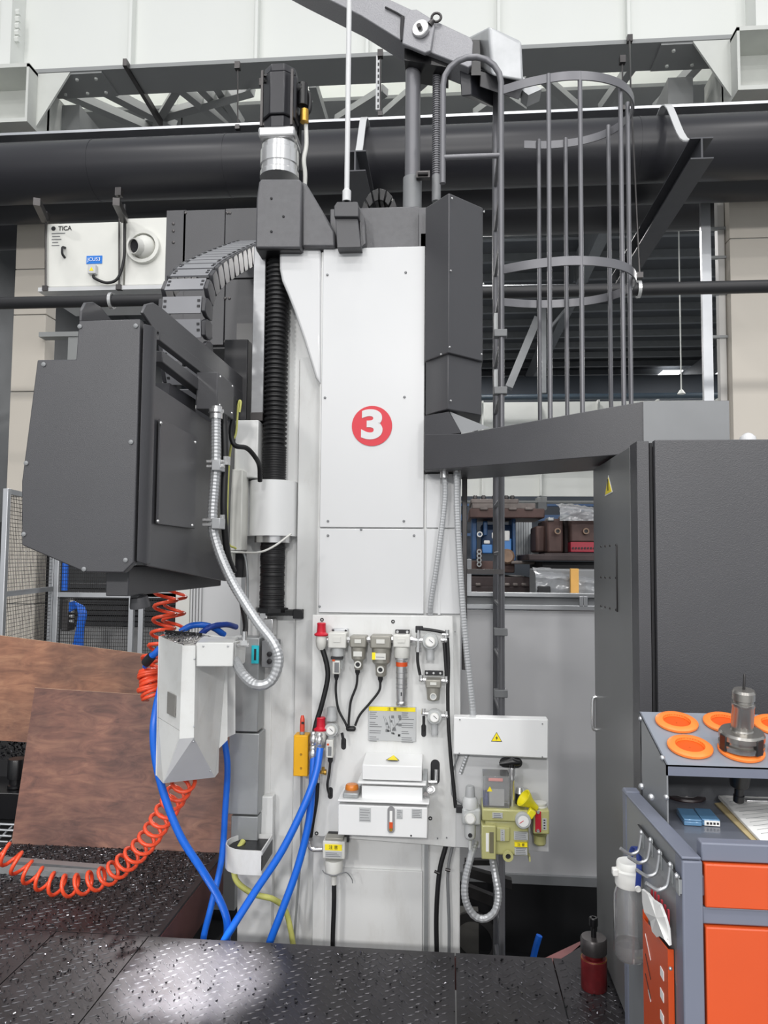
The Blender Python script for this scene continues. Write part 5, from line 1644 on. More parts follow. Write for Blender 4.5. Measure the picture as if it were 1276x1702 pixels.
for (x0, x1, y0, y1) in ((831.5, 838.5, 1379, 1398), (854, 877, 1382, 1395), (855, 876, 1408, 1420), (818, 835, 1351, 1360)):
    G().box(xo(x0), xo(x1), OY - .001 - (.0 if y0 > 1365 else .003), OY + .012, zo_(y1), zo_(y0)).obj('name_plate', LABELG, t)
    n = int((y1 - y0) / 3)
    for k in range(n):
        z = zo_(y1) + (zo_(y0) - zo_(y1)) * (k + .4) / n
        G().box(xo(x0 + 2), xo(x1 - 2 - (k % 3)), OY - .002 - (.0 if y0 > 1365 else .003), OY, z, z + .0025).obj('print_line', INKG, t)
G().box(xo(855), xo(876), OY - .002, OY + .012, zo_(1406.5), zo_(1400)).obj('label_yellow', YELP, t, label='yellow caution label')
text('注 意', ((xo(855) + xo(876)) / 2, OY - .0025, zo_(1403.2)), .014, INK, t, ext=.0003)
q = P(844, 1422, OY)
G().ring(q, (0, -1, 0), .022, .011, .012, 20).obj('drain_boss', OLIVE, t)
G().lathe(q + V((0, -.001, 0)), (0, -1, 0), [(.011, 0), (.011, .006), (.004, .006), (.004, .003)], 16).obj('drain_plug', INK, t)
G().box(xo(879), xo(882), OY + .01, OY + .05, zo_(1432), zo_(1424)).obj('foot', OLIVE, t)
# clear cover with parts inside
G().box(xo(803), xo(848), OY + .02, 3.40, zo_(1346), zo_(1293)).obj('clear_cover', mat('clear_cover', (228, 229, 230), .06, var=0, trans=.85), t, bev=.003)
G().box(xo(814), xo(839), OY + .05, OY + .06, zo_(1345), zo_(1317)).obj('wiring_card', PAPER, t)
G().cyl((xo(809), OY + .06, zo_(1345)), (xo(809), OY + .06, zo_(1320)), .012, .009, n=14).obj('blue_capacitor', NAVY, t)
G().prism([P(809, 1315.5, OY + .018), P(818, 1315.5, OY + .018), P(814, 1307, OY + .018)], (0, .002, 0)).obj('warning_triangle', YELP, t)
G().box(xo(812), xo(836), OY + .016, OY + .019, zo_(1301), zo_(1296)).box(xo(814), xo(834), OY + .015, OY + .016, zo_(1300), zo_(1297)).obj('red_stamp', mat('faded_red', (206, 150, 146), .5), t)
# lever handle
q = P(851, 1345, OY + .05)
zq = lambda y: P(851, y, OY + .05).z
G().lathe((q.x, q.y, 0), (0, 0, 1), [(.01, zq(1350)), (.009, zq(1338)), (.0105, zq(1336)), (.0105, zq(1300)), (.0135, zq(1298)), (.0135, zq(1292)), (.012, zq(1290)), (.0145, zq(1286)), (.0145, zq(1277)), (.01, zq(1275))], 18).obj('pump_rod', CHROME, t)
hq = P(851, 1268, OY + .05)
G().tube([hq + V((-.055, 0, -.006)), hq + V((-.02, 0, 0)), hq + V((0, 0, .006)), hq + V((.02, 0, .0)), hq + V((.034, 0, .002))], [.008, .011, .016, .014, .01], 12).cyl((q.x, q.y, zq(1277)), (q.x, q.y, zq(1262)), .012, n=12).obj('lever_handle', BLACKG, t)
# filler neck with black mesh and yellow cap hanging open
q = P(864, 1345, OY + .09)
zq = lambda y: P(864, y, OY + .09).z
G().cyl((q.x, q.y, zq(1347)), (q.x, q.y, zq(1318)), .02, n=18).obj('strainer', INK, t)
G().cyl((q.x, q.y, zq(1318)), (q.x, q.y, zq(1308)), .0205, .014, n=18).obj('strainer_top', CHROME, t)
fq = P(877, 1332, OY + .03)
yc = mat('yellow_cap', (232, 220, 40), .4)
ax_ = V((-.75, -.2, .62)).normalized()
G().lathe(fq, ax_, [(.012, -.05), (.016, -.03), (.024, -.005), (.036, .016), (.039, .026), (.034, .026), (.026, .0)], 24, caps=False).obj('filler_funnel', yc, t, label='tilted yellow filler cap')
G().bx(P(882, 1352, OY), (.03, .03, .035), Matrix.Rotation(R(35), 3, 'Y')).obj('cap_latch', yc, t, bev=.004)
q = P(869, 1363, OY - .01)
G().lathe(q, (0, -1, 0), [(.033, -.01), (.033, .012), (.03, .016)], 24).obj('gauge', CLEAR, t)
G().lathe(q, (0, -1, 0), [(.022, .016), (.022, .019)], 22).obj('gauge_face', PAPER, t)
G().bx(q + V((-.008, -.02, -.002)), (.02, .001, .0025), Matrix.Rotation(R(-35), 3, 'Y')).obj('needle', REDP, t)
# side flow sensor
t = thing('flow_sensor', 'olive side unit with red sight tube right of the pump', 'sensor', P(899, 1404, 3.33))
SY = 3.30
x = lambda px: P(px, 1370, SY).x
z = lambda py: P(899, py, SY).z
G().box(x(886), x(913), SY, 3.42, z(1387), z(1347)).obj('body', OLIVE, t, bev=.006)
G().box(x(889), x(899), SY - .006, SY, z(1383), z(1348)).obj('sight_tube', mat('sight_red', (190, 40, 56), .15, coat=.5), t, bev=.003)
for py in (1350, 1381):
    G().lathe(P(894, py, SY - .006), (0, -1, 0), [(.008, 0), (.006, .005)], 12).obj('tube_screw', CHROME, t)
G().box(x(901), x(908), SY - .002, SY, z(1379), z(1360)).obj('name_plate', LABELG, t)
for k in range(4):
    G().box(x(903), x(906), SY - .003, SY - .001, z(1377 - k * 4.4), z(1375 - k * 4.4)).obj('print_mark', INK, t)
q = P(897, 1347, SY + .05)
G().lathe(q, (0, 0, 1), [(.026, 0), (.03, .008), (.03, .02), (.027, .022), (.029, .026), (.029, .034), (.012, .036)], 24).obj('cap', PALE, t)
q = P(897, 1387, SY + .05)
G().lathe(q, (0, 0, -1), [(.03, 0), (.027, .004), (.026, .035), (.02, .042)], 24).obj('lower_cap', OLIVE, t)
flexible('steel_conduit', 'metal conduit hanging in a U below the olive pump', [P(790, 1398, 3.4), P(782, 1425, 3.36), P(773, 1465, 3.34), P(774, 1497, 3.33), P(787, 1521, 3.33), P(805, 1527, 3.33), P(822, 1515, 3.33), P(828, 1488, 3.34), P(823, 1455, 3.36), P(818, 1425, 3.4)], .0155, CONDUIT, .013)
hose('power_cable', 'black cable running down the column below the panel right corner', [P(741, 1405, 3.47), P(730, 1450, 3.47), P(725, 1520, 3.47), P(726, 1600, 3.47)], .011, BLACK, 'cable')
hose('power_cable', 'thin grey cable parallel to the black one below the panel', [P(752, 1405, 3.48), P(744, 1450, 3.48), P(746, 1530, 3.48), P(746, 1600, 3.48)], .007, INKG, 'cable')
tag(G().cyl(P(722, 1448, 3.46), P(730, 1452, 3.46), .007, n=8).cyl(P(740, 1445, 3.46), P(748, 1447, 3.46), .007, n=8).obj('cable_clip', STEELD), 'dark clips holding the two cables below the panel', 'clip')

# ================================================================ GUARD PANEL BEHIND, WORKPIECES BEYOND
GY = 4.9
gp_ = thing('guard_panel', 'grey sheet guard panel with aluminium top rail behind the ladder', 'guard', P(880, 1470, GY))
gl, gr = P(763, 1200, GY).x, P(1060, 1200, GY).x
zg = lambda y: P(880, y, GY).z
G().box(gl, gr, GY, GY + .02, zg(1452), zg(1015)).obj('sheet', mat('guard_grey', (205, 205, 207), .4, .2, var=.06, scale=1.2), gp_)
for y0, y1 in ((985, 992), (1005, 1013)):
    G().box(gl, gr, GY - .03, GY + .03, zg(y1), zg(y0)).obj('rail', ALU, gp_, bev=.003)
G().box(gl, gr, GY + .005, GY + .012, zg(1006), zg(991)).obj('strip_panel', GREYL, gp_)
G().box(gl, gr, GY - .02, GY + .03, zg(1468), zg(1452)).obj('bottom_rail', GREYL, gp_, bev=.003)
for px in (966, 973):
    q = P(px, 1000, GY - .03)
    G().box(q.x - .012, q.x + .012, GY - .032, GY + .03, zg(1006), zg(990)).obj('short_post', ALU, gp_, bev=.002)
G().box(P(775, 980, GY).x, P(783, 980, GY).x, GY - .02, GY + .02, zg(990), zg(930)).obj('corner_post', ALU, gp_, bev=.002)
# machine bed beneath the guard, shade there put into its black
bd_ = thing('machine_bed', 'machine bed and frame, coloured for the shade in the pit below the guard panel', 'bed', (.6, 5, -1))
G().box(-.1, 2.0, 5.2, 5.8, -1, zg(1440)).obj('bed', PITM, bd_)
G().strip([P(770, 1446, 4.6), P(850, 1468, 4.6)], (0, 0, 1), .05, .05).obj('frame_bar', STEELD, bd_)
G().strip([P(775, 1478, 4.62), P(830, 1500, 4.62)], (0, 0, 1), .06, .05).obj('frame_bar', STEELD, bd_)
G().strip([P(772, 1432, 4.62), P(835, 1432, 4.62)], (0, 0, 1), .03, .04).obj('frame_bar', STEELD, bd_)
q = P(790, 1560, 4.7)
G().ring(q, (-.3, -1, 0), .16, .11, .03, 24).obj('wheel_rim', STEELD, bd_)
G().box(q.x - .1, q.x + .02, 4.72, 4.85, q.z - .12, q.z + .12).obj('gear_case', mat('dull_grey', (110, 108, 104), .5), bd_)
G().box(P(825, 1560, 4.62).x, P(832, 1560, 4.62).x, 4.62, 4.67, -.9, .3).obj('upright', STEELD, bd_)
hose('air_hose', 'short blue hose end deep in the dark pit', [P(896, 1555, 4.4), P(890, 1575, 4.4), P(884, 1600, 4.4)], .018, BLUE)

WY = 8.0


def wb(x0, x1, y0, y1, yy, dep, name, m, par, bev=.01):
    a, b = P(x0, y0, yy), P(x1, y1, yy)
    return G().box(a.x, b.x, yy, yy + dep, b.z, a.z).obj(name, m, par, bev=bev)


t = thing('blue_fixture', 'blue painted steel frame fixture beyond the guard panel', 'fixture', P(820, 935, WY))
wb(784, 792, 857, 930, WY, .5, 'upright', MIDBLUE, t)
wb(851, 857, 860, 932, WY, .5, 'upright', MIDBLUE, t)
wb(800, 849, 872, 920, WY + .25, .4, 'back_plate', MIDBLUE, t)
wb(801, 818, 905, 920, WY - .05, .3, 'lower_block', mat('sky_blue', (72, 130, 196), .4), t)
wb(834, 850, 895, 915, WY - .05, .3, 'lower_block', mat('sky_blue', (72, 130, 196), .4), t)
wb(803, 810, 866, 890, WY - .02, .2, 'cylinder_block', MIDBLUE, t)
wb(838, 847, 882, 899, WY - .06, .02, 'notice', PAPER, t)
wb(804, 814, 898, 904, WY - .06, .02, 'notice', PAPER, t)
wb(817, 820, 885, 895, WY - .06, .02, 'notice', PAPER, t)
q = P(797, 888, WY - .03)
G().ring(q, (0, -1, 0), .03, .018, .02, 16).obj('ring_plate', PAPER, t)
t = thing('steel_slab', 'stacked rough steel slabs lying on top of the blue fixture', 'steel slabs', P(850, 860, WY))
wb(780, 905, 845, 861, WY - .2, .9, 'slab', RUST, t)
wb(784, 890, 836, 846, WY - .1, .8, 'slab', mat('slab_grey', (120, 112, 108), .55, .3, var=.3, scale=8), t)
wb(782, 862, 829, 837, WY - .1, .7, 'slab', mat('slab_grey', (120, 112, 108), .55, .3, var=.3, scale=8), t)
for px in (786, 800, 818, 838, 848):
    wb(px, px + 7, 823, 830, WY - .05, .1, 'clamp_block', STEELD, t)
for px in (797, 845, 872):
    wb(px, px + 14, 843, 848, WY - .22, .05, 'clamp_block', mat('slab_grey', (120, 112, 108), .55, .3, var=.3, scale=8), t)
t = thing('fixture_base', 'dark steel bed plates under the blue fixture', 'base', P(830, 985, WY))
wb(776, 855, 932, 952, WY - .1, .9, 'plate', RUST, t)
wb(776, 880, 958, 976, WY - .2, 1.0, 'plate', mat('dark_rust', (58, 48, 48), .6, .2, var=.3), t)
wb(776, 890, 974, 992, WY - .3, 1.1, 'plate', mat('dark_rust', (58, 48, 48), .6, .2, var=.3), t)
for px in (790, 822, 838, 852, 866):
    wb(px, px + 9, 969, 974, WY - .33, .04, 'clamp_block', mat('slab_grey', (120, 112, 108), .55, .3, var=.3, scale=8), t)
wb(849, 890, 932, 938, WY - .2, .5, 'ledge', mat('slab_grey', (120, 112, 108), .55, .3, var=.3, scale=8), t)
q = P(842, 925, WY - .15)
G().lathe(q, (0, -1, 0), [(.07, 0), (.08, .03), (.06, .06)], 12).obj('round_boss', mat('tan_steel', (140, 116, 98), .5, .2, var=.3), t)
for k in range(4):
    q = P(796, 917 + 7 * k, WY - .15)
    G().ring(q, (0, -1, 0), .026, .014, .03, 12).obj('ring_nut', DUCTG, t)
wb(792, 801, 912, 945, WY - .12, .1, 'nut_strip', RUST, t)
t = thing('pale_cabinet', 'pale ribbed cabinet between fixture and brown casting', 'cabinet', P(870, 930, 9))
for k in range(6):
    wb(858 + 4 * k, 861.5 + 4 * k, 862, 922, 9.0, .4, 'rib_panel', mat('pale_panel', (176, 180, 182), .5), t, 0)
wb(857, 884, 860, 924, 9.05, .6, 'case', mat('pale_panel', (176, 180, 182), .5), t)
wb(886, 895, 885, 920, 8.6, .4, 'post_box', GREYL, t)
CY_ = 7.4
t = thing('brown_casting', 'large brown steel block with round holes beyond the guard panel', 'casting', P(940, 920, CY_))
wb(909, 936, 862, 919, CY_, .8, 'block', RUST, t, .02)
wb(937, 946, 862, 919, CY_ + .1, .7, 'web', mat('dark_rust', (58, 48, 48), .6, .2, var=.3), t)
wb(947, 1010, 850, 902, CY_ - .05, .8, 'block', RUST, t, .02)
wb(904, 1020, 919, 924, CY_ - .1, 1, 'table_plate', mat('dark_rust', (58, 48, 48), .6, .2, var=.3), t)
wb(890, 906, 874, 918, CY_ + .2, .5, 'side_block', RUST, t, .02)
wb(948, 1010, 901, 918, CY_ - .08, .4, 'red_strip', CRIMSON, t, .005)
for k in range(9):
    q = P(952 + 5 * k, 911, CY_ - .085)
    G().lathe(q, (0, -1, 0), [(.01, 0), (.01, .006)], 8).obj('bolt', INK, t)
for px, py in ((926, 883), (973, 883)):
    G().ring(P(px, py, CY_ - .06), (0, -1, 0), .03, .018, .03, 16).obj('eye_ring', mat('tan_steel', (140, 116, 98), .5, .2, var=.3), t)
    G().lathe(P(px, py, CY_ - .07), (0, -1, 0), [(.018, 0), (.018, .01)], 12).obj('hole', INK, t)
wb(910, 921, 860, 866, CY_ - .03, .2, 'lug_plate', DUCTG, t)
t = thing('dark_table', 'dark steel table below the brown casting', 'table', P(940, 945, CY_))
wb(878, 1020, 921, 933, CY_ - .25, 1.2, 'table_top', mat('dark_rust', (58, 48, 48), .6, .2, var=.3), t)
wb(900, 1020, 933, 948, CY_ - .1, 1.1, 'table_base', PITM, t)


def film(name, lab, x0, x1, y0, y1, yy, dep, amp, cat='film'):
    rnd = random.Random(x0)
    a, b = P(x0, y0, yy), P(x1, y1, yy)
    g = G()
    nx, nz = 16, 10
    vs, fs = [], []
    for i in range(nx + 1):
        for j in range(nz + 1):
            u, v_ = i / nx, j / nz
            top = .82 + .18 * math.sin(3.1 * u + 1.2) + rnd.uniform(-.05, .05)
            vs.append((a.x + (b.x - a.x) * u, yy + rnd.uniform(-amp, amp) + dep * max(0, v_ - .75) * 2, b.z + (a.z - b.z) * v_ * top))
    for i in range(nx):
        for j in range(nz):
            k = i * (nz + 1) + j
            fs.append((k, k + nz + 1, k + nz + 2, k + 1))
    g.add(vs, fs)
    return tag(g.obj(name, FILM, smooth=180), lab, cat)


film('plastic_sheet', 'crumpled clear plastic film draped over the brown casting', 930, 1020, 833, 866, CY_ - .15, .6, .02)
film('plastic_sheet', 'clear plastic film around the dark block near the guard rail', 890, 1010, 944, 990, 6.4, .5, .018)
t = thing('wrapped_block', 'dark block under plastic film with an orange band', 'block', P(940, 990, 6.5))
wb(892, 1015, 946, 992, 6.5, .6, 'block', GREYL, t, .01)
wb(948, 962, 945, 992, 6.35, .05, 'orange_band', mat('band_orange', (232, 178, 96), .6, var=.1), t, .003)
q0_, q1_ = P(892, 992, 6.5), P(1015, 992, 6.5)
G().box(q0_.x, q1_.x, 6.5, 7.1, -1, q0_.z).obj('stand', STEELD, t)
wb(893, 915, 974, 992, 6.38, .1, 'corner_block', INK, t)
# hooks of the far crane line
t = thing('crane_trolley', 'grey steel stub bracket hanging under the far girder', 'bracket', P(900, 845, 17.75))
wb(893, 909, 826, 846, 17.8, .5, 'bracket', GIRDG, t)
wb(894, 908, 834, 848, 17.7, .1, 'end_plate', GREYL, t)

# ================================================================ PLYWOOD, CHIPS, HOSES ON THE LEFT
def ply(name, pxs, ys, lab, wm):
    q = [P(a, b, y) for (a, b), y in zip(pxs, ys)]
    n = (q[1] - q[0]).cross(q[3] - q[0]).normalized()
    if n.y < 0:
        n = -n
    o = G().hexa(q, [p + n * .014 for p in q]).obj(name, wm, smooth=0)
    e = G().hexa([q[0] + n * .001, q[1] + n * .001, q[1] + n * .013, q[0] + n * .013], [p + V((0, 0, .0015)) for p in (q[0] + n * .001, q[1] + n * .001, q[1] + n * .013, q[0] + n * .013)]).obj('cut_edge', mat('pale_ply_edge', (214, 180, 150), .6), o, smooth=0, label='pale cut top edge')
    return tag(o, lab, 'plywood')


f0 = PZ(18, 1405, .003)
f1 = PZ(378, 1425, .003)
yy0 = 4.13
ply('plywood_sheet', [(58, 1143), (395, 1165), (395, 1424), (18, 1407)], [4.36, 4.36, 4.1, 4.1], 'square stained plywood sheet leaning in front, beside the white chute', WOOD)
ply('plywood_sheet', [(-80, 1046), (310, 1096), (310, 1250), (-80, 1226)], [4.78, 4.78, 4.62, 4.62], 'long stained plywood sheet behind, its pale grain running sideways', WOODL)

dk = thing('chip_conveyor', 'dark chip covered ledge behind the plywood at the left edge', 'ledge', P(20, 1300, 4.7))
G().box(-4.6, -2.2, 4.62, 5.6, -1, P(20, 1262, 4.65).z).obj('ledge', PITM, dk)
g = G()
rnd = random.Random(11)
zc = P(20, 1262, 4.65).z
for k in range(1500):
    x, y = rnd.uniform(-3.6, -2.4), rnd.uniform(4.62, 5.3)
    s_ = rnd.uniform(.006, .02)
    g.bx((x, y, zc + rnd.uniform(0, .02) + (y - 4.62) * .12), (s_, s_ * .5, s_ * .3), Matrix.Rotation(rnd.uniform(0, 6), 3, V((rnd.random(), rnd.random(), 1)).normalized()))
g.obj('chip_heap', CHIPD, dk, smooth=0, kind='stuff')
t = thing('tool_holder', 'black tool holder standing at the left edge by the plywood', 'tool', P(27, 1310, 4.4))
q = P(27, 1308, 4.4)
G().lathe(q, (0, 0, 1), [(.05, 0), (.05, .015), (.04, .02), (.04, .05), (.045, .055)], 20).obj('base', BLACKG, t)
G().lathe(q, (0, 0, 1), [(.052, .055), (.052, .16), (.048, .168), (.03, .168)], 20).obj('body', BLACKG, t)
t = thing('coolant_box', 'black channel box under the tool holder at the left edge', 'box', P(10, 1400, 4.35))
G().box(-3.3, P(36, 1350, 4.3).x, 4.3, 4.62, P(10, 1362, 4.3).z, P(10, 1318, 4.3).z).obj('box', BLACKG, t, bev=.005)
t = thing('steel_grate', 'steel bar grate between the box and the plywood foot', 'grate', P(10, 1400, 4.25))
a, b = P(-40, 1368, 4.28), P(30, 1400, 4.28)
for k in range(4):
    z_ = a.z + (b.z - a.z) * k / 3
    G().cyl((-3.2, 4.28, z_), (b.x - .02 * k, 4.28, z_), .007, n=8).obj('bar', ALU, t)
for k in range(5):
    x = a.x + .02 + k * .08
    G().cyl((x - .05, 4.28, b.z), (x + .05, 4.29, a.z), .006, n=8).obj('cross_bar', ALU, t)

# aluminium bars lying on the floor
for (x0, y0, x1, y1, lab, m_) in ((-30, 1428, 200, 1447, 'pale aluminium bar lying on the platform under the orange coil', ALU), (-30, 1442, 192, 1456, 'darker steel bar lying beside the pale aluminium bar', DUCTG)):
    a, b = PZ(x0, y0, .015), PZ(x1, y1, .015)
    o = G().strip([a, b], (0, 0, 1), .028, .05).obj('metal_bar', m_)
    tag(o, lab, 'bar')


def coil(name, lab, path_px, r, turns, rad, sub=10, taper=None):
    """helix round a path"""
    c = spl(path_px, 12)
    L_ = [0]
    for i in range(1, len(c)):
        L_.append(L_[-1] + (c[i] - c[i - 1]).length)
    N = turns * sub
    pts = []
    j = 0
    u, w2 = frame(c[1] - c[0])
    for k in range(N + 1):
        s_ = L_[-1] * k / N
        while j < len(c) - 2 and L_[j + 1] < s_:
            j += 1
        t_ = (s_ - L_[j]) / max(1e-6, L_[j + 1] - L_[j])
        p = c[j].lerp(c[j + 1], t_)
        d = (c[j + 1] - c[j]).normalized()
        u = (u - d * u.dot(d)).normalized()
        w2 = d.cross(u)
        a = 2 * math.pi * k / sub
        pts.append(p + (u * math.cos(a) + w2 * math.sin(a)) * rad)
    o = G().tube(pts, r, 7).obj(name, CORAL, smooth=80)
    return tag(o, lab, 'coil hose')


coil('coil_hose', 'orange coiled air hose stretched across the platform floor', [P(308, 1296, 3.2), P(278, 1345, 3.3), P(238, 1405, 3.4), P(190, 1448, 3.46), P(150, 1466, 3.47), P(100, 1472, 3.47), P(50, 1452, 3.47), P(10, 1420, 3.47), P(-40, 1395, 3.47)], .009, 22, .045, 14)
coil('coil_hose', 'orange coiled air hose hanging in a bundle behind the white chute', [P(278, 908, 3.5), P(276, 985, 3.5), P(273, 1030, 3.48), P(266, 1075, 3.45), P(252, 1105, 3.42), P(249, 1150, 3.4), P(251, 1110, 3.42), P(256, 1160, 3.4), P(252, 1125, 3.42), P(254, 1152, 3.4)], .0085, 17, .052, 14)
coil('coil_hose', 'second orange coil hanging close behind the first one', [P(294, 912, 3.62), P(292, 985, 3.62), P(288, 1030, 3.6), P(284, 1075, 3.6), P(268, 1110, 3.55), P(258, 1150, 3.52)], .0085, 9, .05, 14)
o = hose('blue_coupling', 'short blue hose with black coupling plugged into the orange coil', [P(266, 1077, 3.3), P(258, 1086, 3.3), P(246, 1096, 3.32), P(241, 1108, 3.36)], [.015] * 12 + [.019] * 9 + [.012] * 4, BLUE)
G().cyl(P(252, 1091, 3.3), P(242, 1102, 3.32), .021, n=12).obj('coupling', INK, o)
hose('blue_hose', 'blue hose looping over the top of the white chute', [P(300, 1050, 3.4), P(318, 1040, 3.4), P(338, 1039, 3.42), P(356, 1044, 3.45), P(372, 1055, 3.5)], .015, BLUE)
hose('blue_hose', 'second blue hose crossing behind the chute top', [P(334, 1054, 3.42), P(350, 1042, 3.42), P(375, 1038, 3.5), P(392, 1042, 3.6)], .014, mat('deep_blue_hose', (36, 70, 160), .35))
hose('blue_hose', 'long blue hose bowing left of the white chute into the pit', [P(268, 1140, 3.2), P(260, 1175, 3.15), P(255, 1215, 3.12), P(259, 1265, 3.12), P(274, 1325, 3.12), P(300, 1390, 3.12), P(335, 1445, 3.14), P(362, 1490, 3.2), P(377, 1530, 3.25), P(376, 1570, 3.3), P(370, 1620, 3.3)], .0165, BLUE)
hose('blue_hose', 'blue hose hanging behind the chute down into the pit', [P(372, 1225, 3.45), P(378, 1275, 3.45), P(374, 1350, 3.45), P(368, 1430, 3.45), P(350, 1510, 3.4), P(338, 1560, 3.38), P(332, 1620, 3.35)], .0145, BLUE)
hose('blue_hose', 'blue hose sweeping from the lower red valve to the platform edge', [P(532, 1243, 3.37), P(525, 1285, 3.34), P(505, 1340, 3.3), P(468, 1415, 3.26), P(425, 1480, 3.24), P(390, 1535, 3.24), P(372, 1565, 3.25), P(350, 1610, 3.3)], .0165, BLUE)
hose('blue_hose', 'blue hose dropping steeply beside the reservoir to the pit', [P(521, 1258, 3.38), P(519, 1300, 3.36), P(513, 1365, 3.34), P(495, 1440, 3.32), P(468, 1515, 3.3), P(447, 1570, 3.3), P(438, 1610, 3.3)], .0165, BLUE)

# chips scattered over the platform
g, g2 = G(), G()
rnd = random.Random(5)
for k in range(8000):
    dense = rnd.random() < .75
    if dense:
        x, y = rnd.uniform(-3.0, -1.25), 4.1 - abs(rnd.gauss(0, .55))
    else:
        x, y = rnd.uniform(-2.6, .9), rnd.uniform(1.9, 3.17)
    if y > 3.17 and x > -1.24 or y < 1.9:
        continue
    s_ = rnd.uniform(.003, .010)
    (g if rnd.random() < .4 else g2).bx((x, y, .003 + s_ * .15), (s_, s_ * .5, s_ * .35), Matrix.Rotation(rnd.uniform(0, 6), 3, V((rnd.random() - .5, rnd.random() - .5, 1.5)).normalized()))
for k in range(120):
    a, r = rnd.uniform(0, 6.28), rnd.uniform(.05, .16)
    s_ = rnd.uniform(.003, .008)
    g.bx((.53 + r * math.cos(a) * .7, 2.78 + r * math.sin(a), .004), (s_, s_ * .5, s_ * .35), Matrix.Rotation(rnd.uniform(0, 6), 3, 'Z'))
for nm, gg, mm_, lab in (('metal_chips', g, CHIP, 'bright metal chips scattered over the dark platform'), ('metal_chips', g2, CHIPD, 'dark metal chips piled thickest in front of the plywood')):
    o = gg.obj(nm, mm_, smooth=0, kind='stuff')
    tag(o, lab, 'chips')

# red tool on the floor
t = thing('pull_bolt_tool', 'red cylinder with grey collar and black bolt standing on the platform', 'tool', PZ(987, 1640, 0))
q = PZ(987, 1642, 0)
G().lathe(q, (0, 0, 1), [(.046, 0), (.048, .004), (.048, .108), (.044, .112), (.03, .113), (.03, .13)], 32).obj('base', mat('red_worn', (128, 40, 44), .35, .3, var=.4, scale=14, dirt=(60, 50, 50), dirtamt=.7, dscale=9), t)
G().lathe(q, (0, 0, 1), [(.046, .13), (.049, .134), (.049, .18), (.045, .186), (.018, .186)], 32).obj('collar', mat('worn_collar', (96, 92, 92), .32, .7, var=.15), t)
G().ring(q + V((0, 0, .105)), (0, 0, 1), .047, .035, .006).obj('brass_ring', mat('brass', (190, 150, 70), .3, .9), t)
G().lathe(q, (0, 0, 1), [(.010, .18), (.010, .222), (.0155, .226), (.0165, .23), (.0165, .254), (.014, .257), (.008, .257), (.008, .248)], 20).obj('bolt', BLACKG, t)

# ================================================================ ELECTRICAL CABINET
KX, KY0, KY1, KZ = .617, 2.54, 3.30, 1.995
kb = thing('electrical_cabinet', 'large dark grey electrical cabinet at the right', 'cabinet', (1.3, 2.9, 0))
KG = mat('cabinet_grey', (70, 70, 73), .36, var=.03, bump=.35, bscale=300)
KGS = mat('cabinet_side_sheen', (112, 113, 113), .3, var=.03, bump=.2, bscale=300)  # side coloured lighter than the front to hold its reflected sheen
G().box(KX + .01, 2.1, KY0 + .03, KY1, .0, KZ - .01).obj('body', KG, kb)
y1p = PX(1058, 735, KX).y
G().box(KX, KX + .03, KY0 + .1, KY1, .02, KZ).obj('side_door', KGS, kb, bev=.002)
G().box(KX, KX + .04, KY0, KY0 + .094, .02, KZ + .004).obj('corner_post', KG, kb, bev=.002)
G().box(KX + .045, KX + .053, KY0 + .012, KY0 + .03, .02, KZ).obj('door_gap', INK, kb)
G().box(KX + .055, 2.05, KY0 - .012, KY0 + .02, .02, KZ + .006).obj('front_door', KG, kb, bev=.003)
for py in (805, 812):
    pass
q = PX(991, 1187, KX - .001)
hx = KX - .016
a, b = PX(991, 1158, KX), PX(991, 1213, KX)
G().tube(spl([a, a + V((-.014, 0, -.01)), V((hx, a.y, (a.z + b.z) / 2)), b + V((-.014, 0, .01)), b], 5), .008, 10).obj('handle', CHROME, kb, smooth=60)
tri = [PX(1011, 790, KX - .001), PX(1018, 818, KX - .001), PX(1005, 825, KX - .001)]
G().prism(tri, (-.001, 0, 0)).obj('warning_triangle', PAPER, kb)
cen = (tri[0] + tri[1] + tri[2]) / 3
G().prism([cen + (p - cen) * .82 + V((-.0012, 0, 0)) for p in tri], (-.001, 0, 0)).obj('warning_face', YELP, kb)
G().bx(cen + V((-.003, 0, .012)), (.001, .012, .045)).obj('warning_mark', INK, kb)
vp = [(1027, 904, 1030, 1018)]
a, b = PX(1025, 905, KX), PX(1026, 1017, KX)
G().box(KX - .004, KX, a.y - .006, a.y + .006, b.z, a.z).obj('trim_rod', STEELD, kb, bev=.002)
for px in (999, 1006, 1014, 1024):
    for py in (907, 960, 1011):
        q = PX(px, py + (px - 1014) * (-.1 if py < 950 else .25 if py > 1000 else .05), KX)
        G().sphere(q, .005, 6).obj('rivet', STEELD, kb)
a, b = PX(996, 906, KX), PX(1024, 903, KX)
tag(G().lathe((P(1272, 722, 2.6).x, 2.75, KZ), (0, 0, 1), [(.03, 0), (.03, .03), (.026, .05), (.012, .062), (.002, .065)], 20).obj('domed_cap', WHITE), 'small white domed cap on the electrical cabinet top', 'cap')
# ================================================================ TOOL CART, RIGHT FOREGROUND
TX = .565
ct = thing('tool_cart', 'grey and orange workshop tool cart with slanted tool tray', 'tool cart', (1.0, 1.95, 0))
YN, YF = 1.655, 2.2          # near and far ends
ZT = .95
XE = 1.35
post = SLATE
yp0 = PX(1155, 1500, TX).y
# corner posts
xn = P(1134, 1500, YN).x
TX2 = xn
G().box(xn, xn + .042, YN, YN + .05, .05, ZT + .03).obj('corner_post', post, ct, bev=.004)
G().box(xn, xn + .04, YF - .04, YF, .05, ZT + .02).obj('corner_post', post, ct, bev=.004)
